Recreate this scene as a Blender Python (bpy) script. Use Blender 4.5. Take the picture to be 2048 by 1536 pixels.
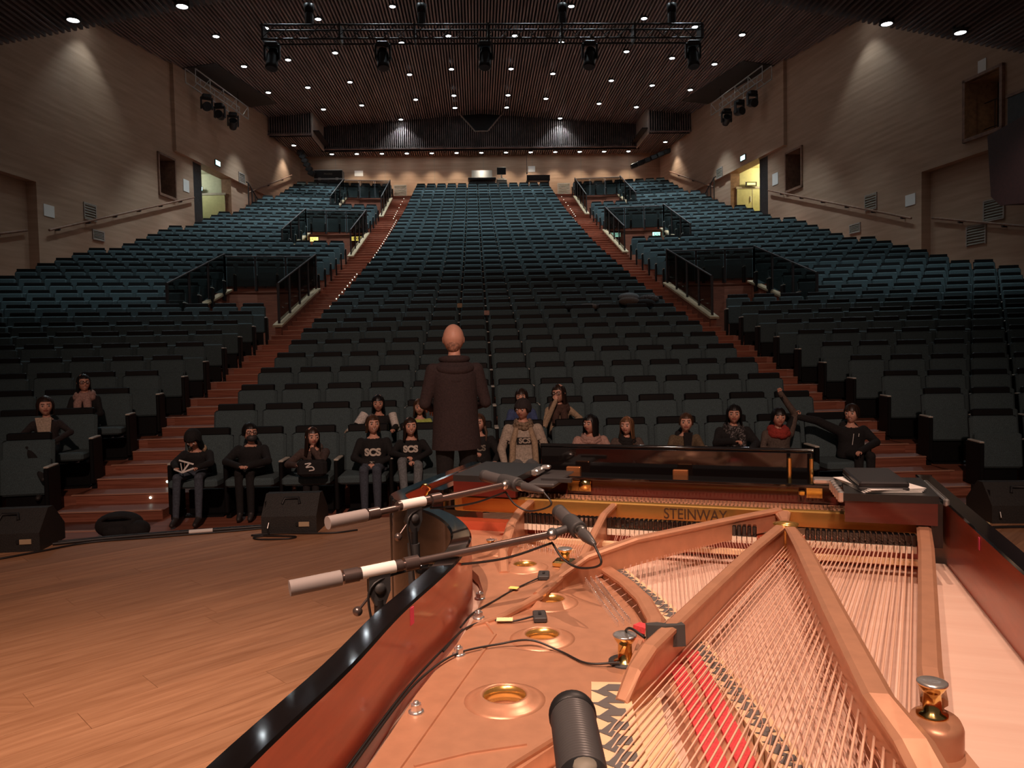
import bpy, bmesh, math, random
from mathutils import Vector, Matrix
R = math.radians
rnd = random.Random(7)
sc = bpy.context.scene
for o in list(bpy.data.objects): bpy.data.objects.remove(o)
COL = sc.collection
# ---------------------------------------------------------------- camera
CH = 1.43
cam = bpy.data.cameras.new('camera'); camo = bpy.data.objects.new('camera', cam); COL.objects.link(camo)
cam.sensor_fit = 'HORIZONTAL'; cam.sensor_width = 36; cam.lens = 1540 / 2048 * 36; cam.clip_start = .02; cam.clip_end = 200
camo.matrix_world = Matrix.Translation((0, 0, CH)) @ (Matrix.Rotation(-R(2.5), 4, 'Z') @ Matrix.Rotation(R(90 - 2.53), 4, 'X') @ Matrix.Rotation(-R(1.2), 4, 'Z'))
sc.camera = camo
# ---------------------------------------------------------------- world, exposure, stage light
w = bpy.data.worlds.new('hall_ambience'); sc.world = w; w.use_nodes = True
w.node_tree.nodes['Background'].inputs[0].default_value = (.55, .44, .38, 1)
w.node_tree.nodes['Background'].inputs[1].default_value = .11
vs = sc.view_settings; vs.view_transform = 'Standard'; vs.look = 'None'; vs.gamma = 1; vs.use_curve_mapping = False; vs.exposure = 0.0
def spot(name, loc, to, watts, size, blend, col, rad=.15, parent=None):
    l = bpy.data.lights.new(name, 'SPOT'); l.energy = watts; l.spot_size = R(size); l.spot_blend = blend; l.color = col; l.shadow_soft_size = rad
    o = bpy.data.objects.new(name, l); COL.objects.link(o)
    o.location = loc; o.rotation_euler = (Vector(to) - Vector(loc)).to_track_quat('-Z', 'Y').to_euler()
    if parent: o.parent = parent
    return o
WARM = (1, .66, .5)
# stage lanterns over the platform (out of frame, behind and above the camera)
spot('stage_light', (-1.9, -1.2, 7.5), (-1.6, 1.1, 0), 3000, 50, 1, WARM, .06)
spot('stage_light', (2.6, 4.8, 8.2), (-.1, 1.0, .9), 1300, 30, .8, WARM, .05)
spot('stage_light', (-.4, -2.6, 7.6), (.6, 1.5, .8), 700, 34, .9, WARM, .06)
spot('stage_light', (0, -3.0, 7.8), (.3, 8.6, .4), 2500, 64, 1, (1, .62, .48), .2)

# ---------------------------------------------------------------- materials
def mat(name, col, rough=.6, metal=0., var=0., scale=8., bump=0., spec=.5, stretch=(1, 1, 1), col2=None, emit=0., coat=0., lo=.35, hi=.65):
    m = bpy.data.materials.get(name)
    if m: return m
    m = bpy.data.materials.new(name); m.use_nodes = True; nt = m.node_tree; b = nt.nodes['Principled BSDF']
    c = (*col, 1); b.inputs['Base Color'].default_value = c; b.inputs['Roughness'].default_value = rough; b.inputs['Metallic'].default_value = metal
    b.inputs['Specular IOR Level'].default_value = spec
    if coat: b.inputs['Coat Weight'].default_value = coat; b.inputs['Coat Roughness'].default_value = .05
    if emit: b.inputs['Emission Color'].default_value = c; b.inputs['Emission Strength'].default_value = emit
    if var or bump or col2:
        tc = nt.nodes.new('ShaderNodeTexCoord'); mp = nt.nodes.new('ShaderNodeMapping'); mp.inputs['Scale'].default_value = stretch
        n = nt.nodes.new('ShaderNodeTexNoise'); n.inputs['Scale'].default_value = scale; n.inputs['Detail'].default_value = 5
        nt.links.new(tc.outputs['Object'], mp.inputs[0]); nt.links.new(mp.outputs[0], n.inputs['Vector'])
        r = nt.nodes.new('ShaderNodeValToRGB'); r.color_ramp.elements[0].position = lo; r.color_ramp.elements[1].position = hi
        k2 = col2 or tuple(min(1, x * (1 + var)) for x in col); k1 = col if col2 else tuple(x * (1 - var) for x in col)
        r.color_ramp.elements[0].color = (*k1, 1); r.color_ramp.elements[1].color = (*k2, 1)
        nt.links.new(n.outputs[0], r.inputs[0]); nt.links.new(r.outputs[0], b.inputs['Base Color'])
        if bump:
            bp = nt.nodes.new('ShaderNodeBump'); bp.inputs['Strength'].default_value = bump; bp.inputs['Distance'].default_value = .01
            nt.links.new(n.outputs[0], bp.inputs['Height']); nt.links.new(bp.outputs[0], b.inputs['Normal'])
    return m
def glassmat(name, tint, alpha):
    m = bpy.data.materials.new(name); m.use_nodes = True; nt = m.node_tree; nt.nodes.clear()
    o = nt.nodes.new('ShaderNodeOutputMaterial'); mx = nt.nodes.new('ShaderNodeMixShader'); t = nt.nodes.new('ShaderNodeBsdfTransparent'); g = nt.nodes.new('ShaderNodeBsdfGlossy')
    t.inputs[0].default_value = (*tint, 1); g.inputs['Roughness'].default_value = .08; g.inputs[0].default_value = (.6, .6, .6, 1); mx.inputs[0].default_value = alpha
    nt.links.new(t.outputs[0], mx.inputs[1]); nt.links.new(g.outputs[0], mx.inputs[2]); nt.links.new(mx.outputs[0], o.inputs[0]); return m
def woodmat(name, col, col2, rough=.45, grain=(1.2, 14, 14), coat=0., perobj=.0, bump=.05):
    m = bpy.data.materials.new(name); m.use_nodes = True; nt = m.node_tree; b = nt.nodes['Principled BSDF']
    tc = nt.nodes.new('ShaderNodeTexCoord'); mp = nt.nodes.new('ShaderNodeMapping'); mp.inputs['Scale'].default_value = grain
    oi = nt.nodes.new('ShaderNodeObjectInfo'); ad = nt.nodes.new('ShaderNodeVectorMath'); ad.operation = 'ADD'
    ml = nt.nodes.new('ShaderNodeVectorMath'); ml.operation = 'SCALE'; ml.inputs[0].default_value = (31, 17, 11); nt.links.new(oi.outputs['Random'], ml.inputs['Scale'])
    nt.links.new(tc.outputs['Object'], ad.inputs[0]); nt.links.new(ml.outputs[0], ad.inputs[1]); nt.links.new(ad.outputs[0], mp.inputs[0])
    n = nt.nodes.new('ShaderNodeTexNoise'); n.inputs['Scale'].default_value = 2.5; n.inputs['Detail'].default_value = 7; n.inputs['Roughness'].default_value = .6; n.inputs['Distortion'].default_value = .4
    nt.links.new(mp.outputs[0], n.inputs['Vector'])
    r = nt.nodes.new('ShaderNodeValToRGB'); r.color_ramp.elements[0].position = .3; r.color_ramp.elements[1].position = .72
    r.color_ramp.elements[0].color = (*col, 1); r.color_ramp.elements[1].color = (*col2, 1); nt.links.new(n.outputs[0], r.inputs[0])
    hs = nt.nodes.new('ShaderNodeHueSaturation'); nt.links.new(r.outputs[0], hs.inputs['Color'])
    mr = nt.nodes.new('ShaderNodeMapRange'); mr.inputs['To Min'].default_value = 1 - perobj; mr.inputs['To Max'].default_value = 1 + perobj
    nt.links.new(oi.outputs['Random'], mr.inputs['Value']); nt.links.new(mr.outputs[0], hs.inputs['Value']); nt.links.new(hs.outputs[0], b.inputs['Base Color'])
    b.inputs['Roughness'].default_value = rough
    if coat: b.inputs['Coat Weight'].default_value = coat; b.inputs['Coat Roughness'].default_value = .06
    if bump:
        bp = nt.nodes.new('ShaderNodeBump'); bp.inputs['Strength'].default_value = bump; bp.inputs['Distance'].default_value = .004
        nt.links.new(n.outputs[0], bp.inputs['Height']); nt.links.new(bp.outputs[0], b.inputs['Normal'])
    return m
def wallmat(name, col, col2):
    m = bpy.data.materials.new(name); m.use_nodes = True; nt = m.node_tree; b = nt.nodes['Principled BSDF']; b.inputs['Roughness'].default_value = .85
    tc = nt.nodes.new('ShaderNodeTexCoord'); mp = nt.nodes.new('ShaderNodeMapping'); mp.inputs['Scale'].default_value = (.4, .4, 5.5)
    n = nt.nodes.new('ShaderNodeTexNoise'); n.inputs['Scale'].default_value = 1.6; n.inputs['Detail'].default_value = 6
    wv = nt.nodes.new('ShaderNodeTexWave'); wv.bands_direction = 'Z'; wv.inputs['Scale'].default_value = 1.5; wv.inputs['Distortion'].default_value = .3
    nt.links.new(tc.outputs['Object'], mp.inputs[0]); nt.links.new(mp.outputs[0], n.inputs['Vector']); nt.links.new(tc.outputs['Object'], wv.inputs['Vector'])
    r = nt.nodes.new('ShaderNodeValToRGB'); r.color_ramp.elements[0].position = .3; r.color_ramp.elements[1].position = .7
    r.color_ramp.elements[0].color = (*col, 1); r.color_ramp.elements[1].color = (*col2, 1)
    nt.links.new(n.outputs[0], r.inputs[0]); nt.links.new(r.outputs[0], b.inputs['Base Color'])
    bp = nt.nodes.new('ShaderNodeBump'); bp.inputs['Strength'].default_value = .12; bp.inputs['Distance'].default_value = .015
    nt.links.new(wv.outputs['Fac'], bp.inputs['Height']); nt.links.new(bp.outputs[0], b.inputs['Normal'])
    return m
M_black = mat('matt black', (.012, .012, .013), .5, var=.2)
M_dark = mat('dark grey', (.03, .028, .028), .55, var=.25)
M_wall = wallmat('pale block wall', (.37, .235, .155), (.46, .305, .21))
M_panelred = woodmat('red brown panel', (.17, .05, .028), (.30, .10, .055), .5, (1, 9, 9), perobj=.1)
M_step = woodmat('red brown step wood', (.20, .062, .036), (.42, .16, .10), .4, (.8, 12, 12), perobj=.12)
M_litedge = woodmat('lit step edge tone', (.42, .20, .13), (.58, .31, .21), .4, (.8, 12, 12))  # paler wood tone paints in the light caught by the step edges
M_teal = mat('teal upholstery', (.062, .098, .108), .9, var=.3, scale=140, bump=.3)
M_seatblack = mat('black headrest vinyl', (.004, .004, .0045), .6, spec=.2)
M_cream = mat('cream plastic', (.55, .53, .46), .5)
M_slat = mat('slat timber', (.20, .15, .14), .6, var=.25, scale=3, stretch=(1, .1, 1))
M_slatdark = mat('ceiling void', (.012, .008, .008), .9)
M_cap = mat('pale stone cap', (.36, .26, .15), .6, var=.12)
M_rail = mat('dark rail steel', (.02, .010, .009), .6)
M_glass = glassmat('smoked balustrade glass', (.5, .48, .46), .03)
M_lamp = mat('lit lamp lens', (.9, .97, 1), .4, emit=30)
M_led = mat('step led', (.86, 1, .86), .4, emit=2.2)
M_chrome = mat('chrome', (.85, .83, .8), .2, .85)
M_steel = mat('brushed steel', (.55, .53, .5), .3, 1)
M_plank = woodmat('stage boards', (.37, .175, .085), (.58, .31, .17), .42, (.9, 11, 11), perobj=.13)
M_grey = mat('grey landing', (.17, .17, .16), .8, var=.2)
M_paper = mat('white paper', (.8, .78, .74), .7)
M_vent = mat('vent grey', (.23, .21, .17), .6)

# ---------------------------------------------------------------- builders
class MB:
    def __init__(s): s.v = []; s.f = []; s.m = []; s.sm = []
    def add(s, vs, fs, mi=0, M=None, smooth=False):
        k = len(s.v)
        s.v += [tuple(M @ Vector(p)) if M is not None else tuple(p) for p in vs]
        s.f += [tuple(i + k for i in f) for f in fs]; s.m += [mi] * len(fs); s.sm += [smooth] * len(fs)
        return s
    def box(s, c, d, mi=0, M=None, bev=0):
        x, y, z = c; a, b, e = d[0] / 2, d[1] / 2, d[2] / 2
        if not bev:
            vs = [(x + i * a, y + j * b, z + k * e) for k in (-1, 1) for i, j in ((-1, -1), (1, -1), (1, 1), (-1, 1))]
            return s.add(vs, [(3, 2, 1, 0), (4, 5, 6, 7), (0, 1, 5, 4), (1, 2, 6, 5), (2, 3, 7, 6), (3, 0, 4, 7)], mi, M)
        g = min(bev, a * .95, b * .95, e * .95)
        vs = []
        for zz, q in ((-e, g), (-e + g, 0), (e - g, 0), (e, g)):
            A, B = a - q, b - q
            vs += [(x + px, y + py, z + zz) for px, py in ((-A + g, -B), (A - g, -B), (A, -B + g), (A, B - g), (A - g, B), (-A + g, B), (-A, B - g), (-A, -B + g))]
        fs = [tuple(range(7, -1, -1)), tuple(range(24, 32))]
        for r in range(3):
            for i in range(8): fs.append((r * 8 + i, r * 8 + (i + 1) % 8, r * 8 + 8 + (i + 1) % 8, r * 8 + 8 + i))
        return s.add(vs, fs, mi, M)
    def prism(s, poly, z0, z1, mi=0, M=None, mside=None):
        n = len(poly)
        vs = [(p[0], p[1], z0) for p in poly] + [(p[0], p[1], z1) for p in poly]
        s.add(vs, [tuple(range(n - 1, -1, -1)), tuple(range(n, 2 * n))], mi, M)
        return s.add(vs, [(i, (i + 1) % n, n + (i + 1) % n, n + i) for i in range(n)], mi if mside is None else mside, M)
    def lathe(s, prof, mi=0, M=None, n=20, smooth=True, cap=True):
        vs = []; fs = []
        for r, z in prof: vs += [(r * math.cos(2 * math.pi * i / n), r * math.sin(2 * math.pi * i / n), z) for i in range(n)]
        for k in range(len(prof) - 1):
            for i in range(n): fs.append((k * n + i, k * n + (i + 1) % n, (k + 1) * n + (i + 1) % n, (k + 1) * n + i))
        s.add(vs, fs, mi, M, smooth)
        e = len(prof) - 1
        if cap: s.add(vs, ([tuple(range(n - 1, -1, -1))] if prof[0][0] > 1e-5 else []) + ([tuple(range(e * n, e * n + n))] if prof[-1][0] > 1e-5 else []), mi, M)
        return s
    def tube(s, pts, r, mi=0, M=None, n=8, cap=True, smooth=True):
        pts = [Vector(p) for p in pts]; rr = r if isinstance(r, (list, tuple)) else [r] * len(pts)
        vs = []; fs = []; up = None
        for i, p in enumerate(pts):
            t = (pts[min(i + 1, len(pts) - 1)] - pts[max(i - 1, 0)]).normalized()
            if up is None: up = Vector((0, 0, 1)) if abs(t.z) < .9 else Vector((1, 0, 0))
            a = up - t * up.dot(t); a.normalize(); b = t.cross(a); up = a
            vs += [tuple(p + (a * math.cos(2 * math.pi * k / n) + b * math.sin(2 * math.pi * k / n)) * rr[i]) for k in range(n)]
        for i in range(len(pts) - 1):
            for k in range(n): fs.append((i * n + k, i * n + (k + 1) % n, (i + 1) * n + (k + 1) % n, (i + 1) * n + k))
        s.add(vs, fs, mi, M, smooth)
        if cap: s.add(vs, [tuple(range(n - 1, -1, -1)), tuple(range((len(pts) - 1) * n, len(pts) * n))], mi, M)
        return s
    def cyl(s, p, q, r, mi=0, n=12, r2=None): return s.tube([p, q], [r, r if r2 is None else r2], mi, n=n)
    def sphere(s, c, r, mi=0, n=14, m=9, M=None):
        vs = []; fs = []
        rx, ry, rz = r if isinstance(r, (tuple, list)) else (r, r, r)
        for j in range(m + 1):
            t = math.pi * j / m
            vs += [(c[0] + rx * math.sin(t) * math.cos(2 * math.pi * i / n), c[1] + ry * math.sin(t) * math.sin(2 * math.pi * i / n), c[2] - rz * math.cos(t)) for i in range(n)]
        for j in range(m):
            for i in range(n): fs.append((j * n + i, j * n + (i + 1) % n, (j + 1) * n + (i + 1) % n, (j + 1) * n + i))
        return s.add(vs, fs, mi, M, True)
    def mesh(s, name, mats):
        me = bpy.data.meshes.new(name); me.from_pydata(s.v, [], s.f)
        for m in (mats if isinstance(mats, (list, tuple)) else [mats]): me.materials.append(m)
        me.polygons.foreach_set('material_index', s.m); me.polygons.foreach_set('use_smooth', s.sm); me.update(); return me
    def build(s, name, mats, parent=None, loc=None, rot=None):
        return put(name, s.mesh(name, mats), parent, loc, rot)
def put(name, me, parent=None, loc=None, rot=None, scale=None):
    o = bpy.data.objects.new(name, me); COL.objects.link(o)
    if parent: o.parent = parent
    if loc is not None: o.location = loc
    if rot is not None: o.rotation_euler = rot
    if scale is not None: o.scale = scale
    return o
_cubes = {}
def cube(name, c, d, m, parent=None, rot=None, bev=0):
    if m.name not in _cubes: _cubes[m.name] = MB().box((0, 0, 0), (1, 1, 1)).mesh('block', m)
    return put(name, _cubes[m.name], parent, c, rot, d)
def tag(o, label=None, cat=None, group=None, kind=None):
    if label: o['label'] = label
    if cat: o['category'] = cat
    if group: o['group'] = group
    if kind: o['kind'] = kind
    return o
def thing(name, label, cat, loc=(0, 0, 0), rotz=0, group=None):
    o = bpy.data.objects.new(name, None); COL.objects.link(o); o.empty_display_size = .1; o.location = loc; o.rotation_euler = (0, 0, rotz)
    return tag(o, label, cat, group)
def copytree(o, parent=None):
    c = o.copy(); COL.objects.link(c); c.parent = parent
    for ch in o.children: copytree(ch, c)
    return c
def textmesh(txt, size, depth=.001, bold=0.):
    cu = bpy.data.curves.new('lettering', 'FONT'); cu.body = txt; cu.size = size; cu.extrude = depth; cu.offset = bold; cu.align_x = 'CENTER'; cu.align_y = 'CENTER'
    o = bpy.data.objects.new('lettering', cu); COL.objects.link(o); dg = bpy.context.evaluated_depsgraph_get(); dg.update()
    me = bpy.data.meshes.new_from_object(o.evaluated_get(dg)); bpy.data.objects.remove(o); return me
def text(name, txt, size, m, parent, loc, rot, depth=.001, bold=0., scale=None):
    me = textmesh(txt, size, depth, bold); me.materials.clear(); me.materials.append(m); return put(name, me, parent, loc, rot, scale)
def curve3(pts, n=8):                       # Catmull-Rom through points
    P = [Vector(p) for p in pts]; P = [P[0] * 2 - P[1]] + P + [P[-1] * 2 - P[-2]]; out = []
    for i in range(1, len(P) - 2):
        for k in range(n):
            t = k / n; a, b, c, d = P[i - 1:i + 3]
            out.append(.5 * ((2 * b) + (c - a) * t + (2 * a - 5 * b + 4 * c - d) * t * t + (3 * b - a - 3 * c + d) * t ** 3))
    out.append(P[-2]); return out
ORD = ['first', 'second', 'third', 'fourth', 'fifth', 'sixth', 'seventh', 'eighth', 'ninth', 'tenth', 'eleventh', 'twelfth', 'thirteenth', 'fourteenth', 'fifteenth', 'sixteenth', 'seventeenth', 'eighteenth', 'nineteenth', 'twentieth']
M_exity = mat('lit yellow sign', (1, .85, .18), .5, emit=2.2)
M_exitg = mat('lit green sign', (.45, 1, .8), .5, emit=1.8)
M_exitb = mat('lit cyan sign', (.55, 1, .98), .5, emit=2.5)
M_timber = mat('stained timber reveal', (.24, .13, .085), .6, var=.2)  # red-brown is the timber's own colour
M_passage = mat('passage paint', (.62, .58, .34), .8, var=.05)
M_passage2 = mat('grey passage paint', (.46, .46, .36), .8, var=.05)
M_doorpale = mat('pale olive door', (.50, .48, .26), .6, var=.05)
M_cap2 = mat('greyish trim', (.36, .31, .27), .6, var=.1)
M_lensglass = mat('lantern lens', (.25, .27, .3), .08, 0, spec=.9)
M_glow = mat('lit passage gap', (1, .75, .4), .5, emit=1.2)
M_boxred = woodmat('dark red box wood', (.035, .008, .006), (.06, .015, .011), .6, (1, 6, 6))
M_trussb = mat('black truss', (.02, .016, .016), .35, .4)
HALLW = 1050
M_letter = mat('dark relief lettering', (.06, .03, .015), .5)
M_desk = mat('satin black shelf', (.02, .021, .021), .32, var=.1)
M_copperh = mat('copper hinge', (.62, .25, .1), .3, .8)
M_laptop = mat('laptop shell', (.028, .027, .028), .35, .3)
M_clip = mat('grey clip plastic', (.055, .058, .058), .5)
S_print = mat('white shirt print', (.66, .60, .52), .8)
F_coat = mat('dark wool coat', (.034, .022, .023), .9, var=.2, scale=80, bump=.3)
H_crop = mat('cropped stubble', (.30, .15, .10), .7, var=.5, scale=60)
M_darkred = woodmat('lacquered dark mahogany', (.07, .012, .009), (.11, .02, .014), .12, (2, 2, 14), coat=.6, bump=0)
M_wedge = mat('textured speaker paint', (.022, .022, .021), .55, var=.2, scale=120, bump=.3)
M_label = mat('beige socket label', (.5, .38, .24), .6)
M_pale = mat('pale yellow connector', (.6, .5, .25), .5)
# ================================================================ the hall
CX = .5; YB = 46.2; SP = .583; RP = .965
TOP = [.56, .76, .96, 1.17, 1.39, 1.61, 1.84, 2.06, 2.29, 2.51, 2.73, 2.97, 3.22, 3.48, 3.75, 4.01, 4.27, 4.54, 4.81, 5.09, 5.38, 5.68, 5.99, 6.29, 6.59, 6.90, 7.20, 7.51, 7.83, 8.15, 8.48, 8.82, 9.17, 9.52, 9.87, 10.21, 10.55, 10.9]
NR = len(TOP)
def ry(k): return 8.6 + RP * k            # y of the seat backs of row k (0 = front row)
def fl(k): return TOP[k] - .87 if k < NR else TOP[-1] - .87 + .3
TH = R(10); AE = 5.12; CE = 3.92          # side rows turn in; aisle edges from the centre line
def wallx(y, s): return CX + s * (10.8 + .128 * (YB - y))
VOM = [(10, 14), (21, 25), (31, 35)]; VW = 2.35
def invom(k): return any(a <= k <= b for a, b in VOM)

# ---- stage platform
edge = []
for i in range(41):
    x = -9 + 19 * i / 40; edge.append((x, 6.75 - (x - CX) ** 2 / 26))
slab = [(10, -5), ] + edge[::-1] + [(-9, -5)]
stage = MB().prism(slab[::-1], -.6, -.03).build('floor', M_panelred); tag(stage, kind='structure')
def clip(poly, a, b):                      # keep the side left of a->b
    out = []
    f = lambda p: (b[0] - a[0]) * (p[1] - a[1]) - (b[1] - a[1]) * (p[0] - a[0])
    for i in range(len(poly)):
        p, q = poly[i], poly[(i + 1) % len(poly)]; fp, fq = f(p), f(q)
        if fp >= 0: out.append(p)
        if (fp >= 0) != (fq >= 0): t = fp / (fp - fq); out.append((p[0] + (q[0] - p[0]) * t, p[1] + (q[1] - p[1]) * t))
    return out
A42 = R(42); PW = .19
stuffb = MB(); nplank = 0
for i in range(-44, 44):
    off = rnd.uniform(0, 2.6)
    for j in range(-5, 5):
        u0 = j * 2.6 + off; u1 = u0 + 2.6; v0 = i * PW; v1 = v0 + PW - .0018
        P = [(CX + u * math.cos(A42) - v * math.sin(A42), 2 + u * math.sin(A42) + v * math.cos(A42)) for u, v in ((u0, v0), (u1 - .002, v0), (u1 - .002, v1), (u0, v1))]
        for e in range(40):
            P = clip(P, edge[e + 1], edge[e])
            if len(P) < 3: break
        if len(P) >= 3: P = clip(P, (10, -2.5), (9.9, 12)); 
        if len(P) >= 3: P = clip(P, (-6, 12), (-6, -5))
        if len(P) >= 3: P = clip(P, (-6, -1), (10, -1))
        if len(P) < 3: continue
        c = (sum(p[0] for p in P) / len(P), sum(p[1] for p in P) / len(P))
        front = c[1] > .3 and abs(c[0]) < c[1] * .75 + 1
        ca, sa = math.cos(A42), math.sin(A42)
        L = [((p[0] - c[0]) * ca + (p[1] - c[1]) * sa, -(p[0] - c[0]) * sa + (p[1] - c[1]) * ca) for p in P]
        if front and nplank < 300:
            MB().prism(L, -.03, 0).build('plank', M_plank, stage, (c[0], c[1], rnd.uniform(-.0006, .0006)), (0, 0, A42)); nplank += 1
        else: stuffb.prism(L, -.03, 0, M=Matrix.Translation((*c, 0)) @ Matrix.Rotation(A42, 4, 'Z'))
tag(stuffb.build('outer_planks', M_plank, stage), kind='stuff')

# ---- auditorium floor: rows and stepped aisles
aud = MB().box((CX, 10, -.9), (32, 8, .9)).build('floor', M_dark); tag(aud, kind='structure')
cube('front_row_floor', (CX, 7.4, -.46), (30, 3.2, .3), M_step, aud)
for k in range(NR):
    y0 = ry(k) - .72; h = fl(k)
    if k: cube('row_step', (CX, y0 + RP / 2 + .1, h - .35), (2 * CE, RP + .2, .7), M_step, aud)
    for s in (-1, 1):
        st = VW if invom(k) else 0
        yc = y0 + RP / 2 + .1
        ln = abs(wallx(yc, s) - CX) - AE - st + .9
        d = st + ln / 2
        if k: cube('row_step', (CX + s * (AE + d * math.cos(TH)), yc - d * math.sin(TH), h - .35), (ln, RP + .2, .7), M_step, aud, (0, 0, -s * TH))
        for q in range(2):
            hh = h if q == 0 else (h + fl(k + 1)) / 2
            a = cube('aisle_step', (CX + s * (CE + AE) / 2, y0 + q * RP / 2 + RP / 4 + .1, hh - .3), (AE - CE, RP / 2 + .2, .6), M_step, aud)
            cube('added_lit_edge', (CX + s * (CE + AE) / 2, y0 + q * RP / 2 + .012, hh + .002), (AE - CE - .01, .05, .012), M_litedge, aud)  # added pale strip, edge light put into its colour
            if k < 33 or q == 0:
                f = .32 if k % 19 < 12 else .5
                MB().lathe([(.0, 0), (.016, 0), (.011, .009), (0, .011)], n=8).build('step_light', M_led, aud, (CX + s * (CE + f), y0 + q * RP / 2 - .0135, hh - .045), (R(90), 0, 0))
cube('back_gangway', (CX, 45.6, fl(NR) - .3), (24, 2.2, .6), M_step, aud)

# ---- seats
def seat_parts(folded=True):
    P = {}
    Mt = Matrix.Translation((0, 0, .42)) @ Matrix.Rotation(R(-9), 4, 'X')
    P['back_shell'] = (MB().box((0, .045, .20), (.50, .03, .50), M=Mt, bev=.008), M_seatblack)
    P['backrest'] = (MB().box((0, 0, .225), (.525, .075, .455), M=Mt, bev=.028), M_teal)
    P['headrest'] = (MB().box((0, .022, .490), (.445, .055, .09), M=Mt, bev=.012), M_seatblack)
    if folded: P['seat_pan'] = (MB().box((0, -.10, .47), (.50, .09, .40), M=Matrix.Rotation(R(-6), 4, 'X'), bev=.02), M_teal)
    else: P['seat_pan'] = (MB().box((0, -.28, .41), (.50, .44, .09), bev=.02), M_teal)
    P['pedestal'] = (MB().box((0, -.03, .14), (.40, .07, .28)).box((0, -.10, .012), (.42, .2, .024)), M_seatblack)
    return P
PM = {True: {k: v[0].mesh(k, v[1]) for k, v in seat_parts(True).items()}, False: {k: v[0].mesh(k, v[1]) for k, v in seat_parts(False).items()}}
armM = MB().box((-SP / 2, -.16, .33), (.048, .36, .53), bev=.01).box((-SP / 2, -.13, .03), (.05, .3, .06)).mesh('armrest', M_seatblack)
armR = MB().box((SP / 2, -.16, .33), (.048, .36, .53), bev=.01).box((SP / 2, -.13, .03), (.05, .3, .06)).mesh('armrest', M_seatblack)
capM = MB().box((-SP / 2, -.18, .604), (.052, .31, .02), bev=.006).mesh('armrest_top', M_cream)
capR = MB().box((SP / 2, -.18, .604), (.052, .31, .02), bev=.006).mesh('armrest_top', M_cream)
SEATS = []                                  # (block, row, index, last, matrix)
for k in range(NR):
    for i in range(13):
        SEATS.append(('centre', k, i, i == 12, Matrix.Translation((CX + (i - 6) * SP, ry(k), fl(k)))))
    for s, nm in ((-1, 'left'), (1, 'right')):
        n = int((abs(wallx(ry(k) - 1, s) - CX) - AE - .75) / SP)
        js = [j for j in range(n) if not (invom(k) and j < 4)]
        for j in js:
            d = .3 + j * SP
            # index grows with x so the armrest sits on the same side everywhere
            SEATS.append((nm, k, j, j == (js[0] if s < 0 else js[-1]), Matrix.Translation((CX + s * (AE + d * math.cos(TH)), ry(k) - d * math.sin(TH), fl(k))) @ Matrix.Rotation(-s * TH, 4, 'Z')))
cinv = camo.matrix_world.inverted()
def size_in_view(M):
    p = cinv @ M.translation
    if p.z > -1: return 0
    x, y = 1024 + 1540 * p.x / -p.z, 768 - 1540 * p.y / -p.z
    return 1540 / -p.z if -70 < x < 2118 else 0
OCC = {('centre', 0, i) for i in range(13)} | {('centre', 1, i) for i in (3, 4, 6, 7)} | {('left', 1, 0), ('left', 2, 0)}
order = sorted(SEATS, key=lambda s: -size_in_view(s[4]) - (1000 if (s[0], s[1], s[2]) in OCC else 0))
near = order[:300]; far = order[300:]
for blk, k, i, last, M in near:
    occ = (blk, k, i) in OCC
    who = 'occupied' if occ else 'empty'
    pos = f'{ORD[i]} from the left' if blk == 'centre' else f'{ORD[i]} from the aisle'
    t = thing('theatre_seat', f'{who} teal theatre seat, {ORD[k]} row of the {blk} block, {pos}', 'seat', group=f'seats of the {blk} block')
    t.matrix_world = M
    for nm, me in PM[not occ].items(): put(nm, me, t)
    a = put('armrest', armM, t); put('armrest_top', capM, a)
    if last: a = put('armrest', armR, t); put('armrest_top', capR, a)
fb = MB()
for blk, k, i, last, M in far:
    if blk != 'centre':
        p = cinv @ M.translation
        if p.z > -.5 or not -250 < 1024 + 1540 * p.x / -p.z < 2300: continue
    Mt = M @ Matrix.Translation((0, 0, .42)) @ Matrix.Rotation(R(-9), 4, 'X')
    fb.box((0, 0, .215), (.525, .075, .475), 0, Mt, .028); fb.box((0, .022, .490), (.445, .055, .09), 1, Mt)
    fb.box((0, -.10, .47), (.50, .09, .40), 0, M @ Matrix.Rotation(R(-6), 4, 'X'))
    fb.box((0, .05, .2), (.5, .03, .56), 1, Mt)
    for q in ((-SP / 2, SP / 2) if last else (-SP / 2,)):
        fb.box((q, -.16, .33), (.048, .36, .53), 1, M); fb.box((q, -.18, .604), (.052, .31, .02), 2, M)
o = fb.build('distant_theatre_seats', [M_teal, M_seatblack, M_cream])
tag(o, 'many empty teal tip-up seats filling the upper rows of the hall', 'seats', kind='stuff')

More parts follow.
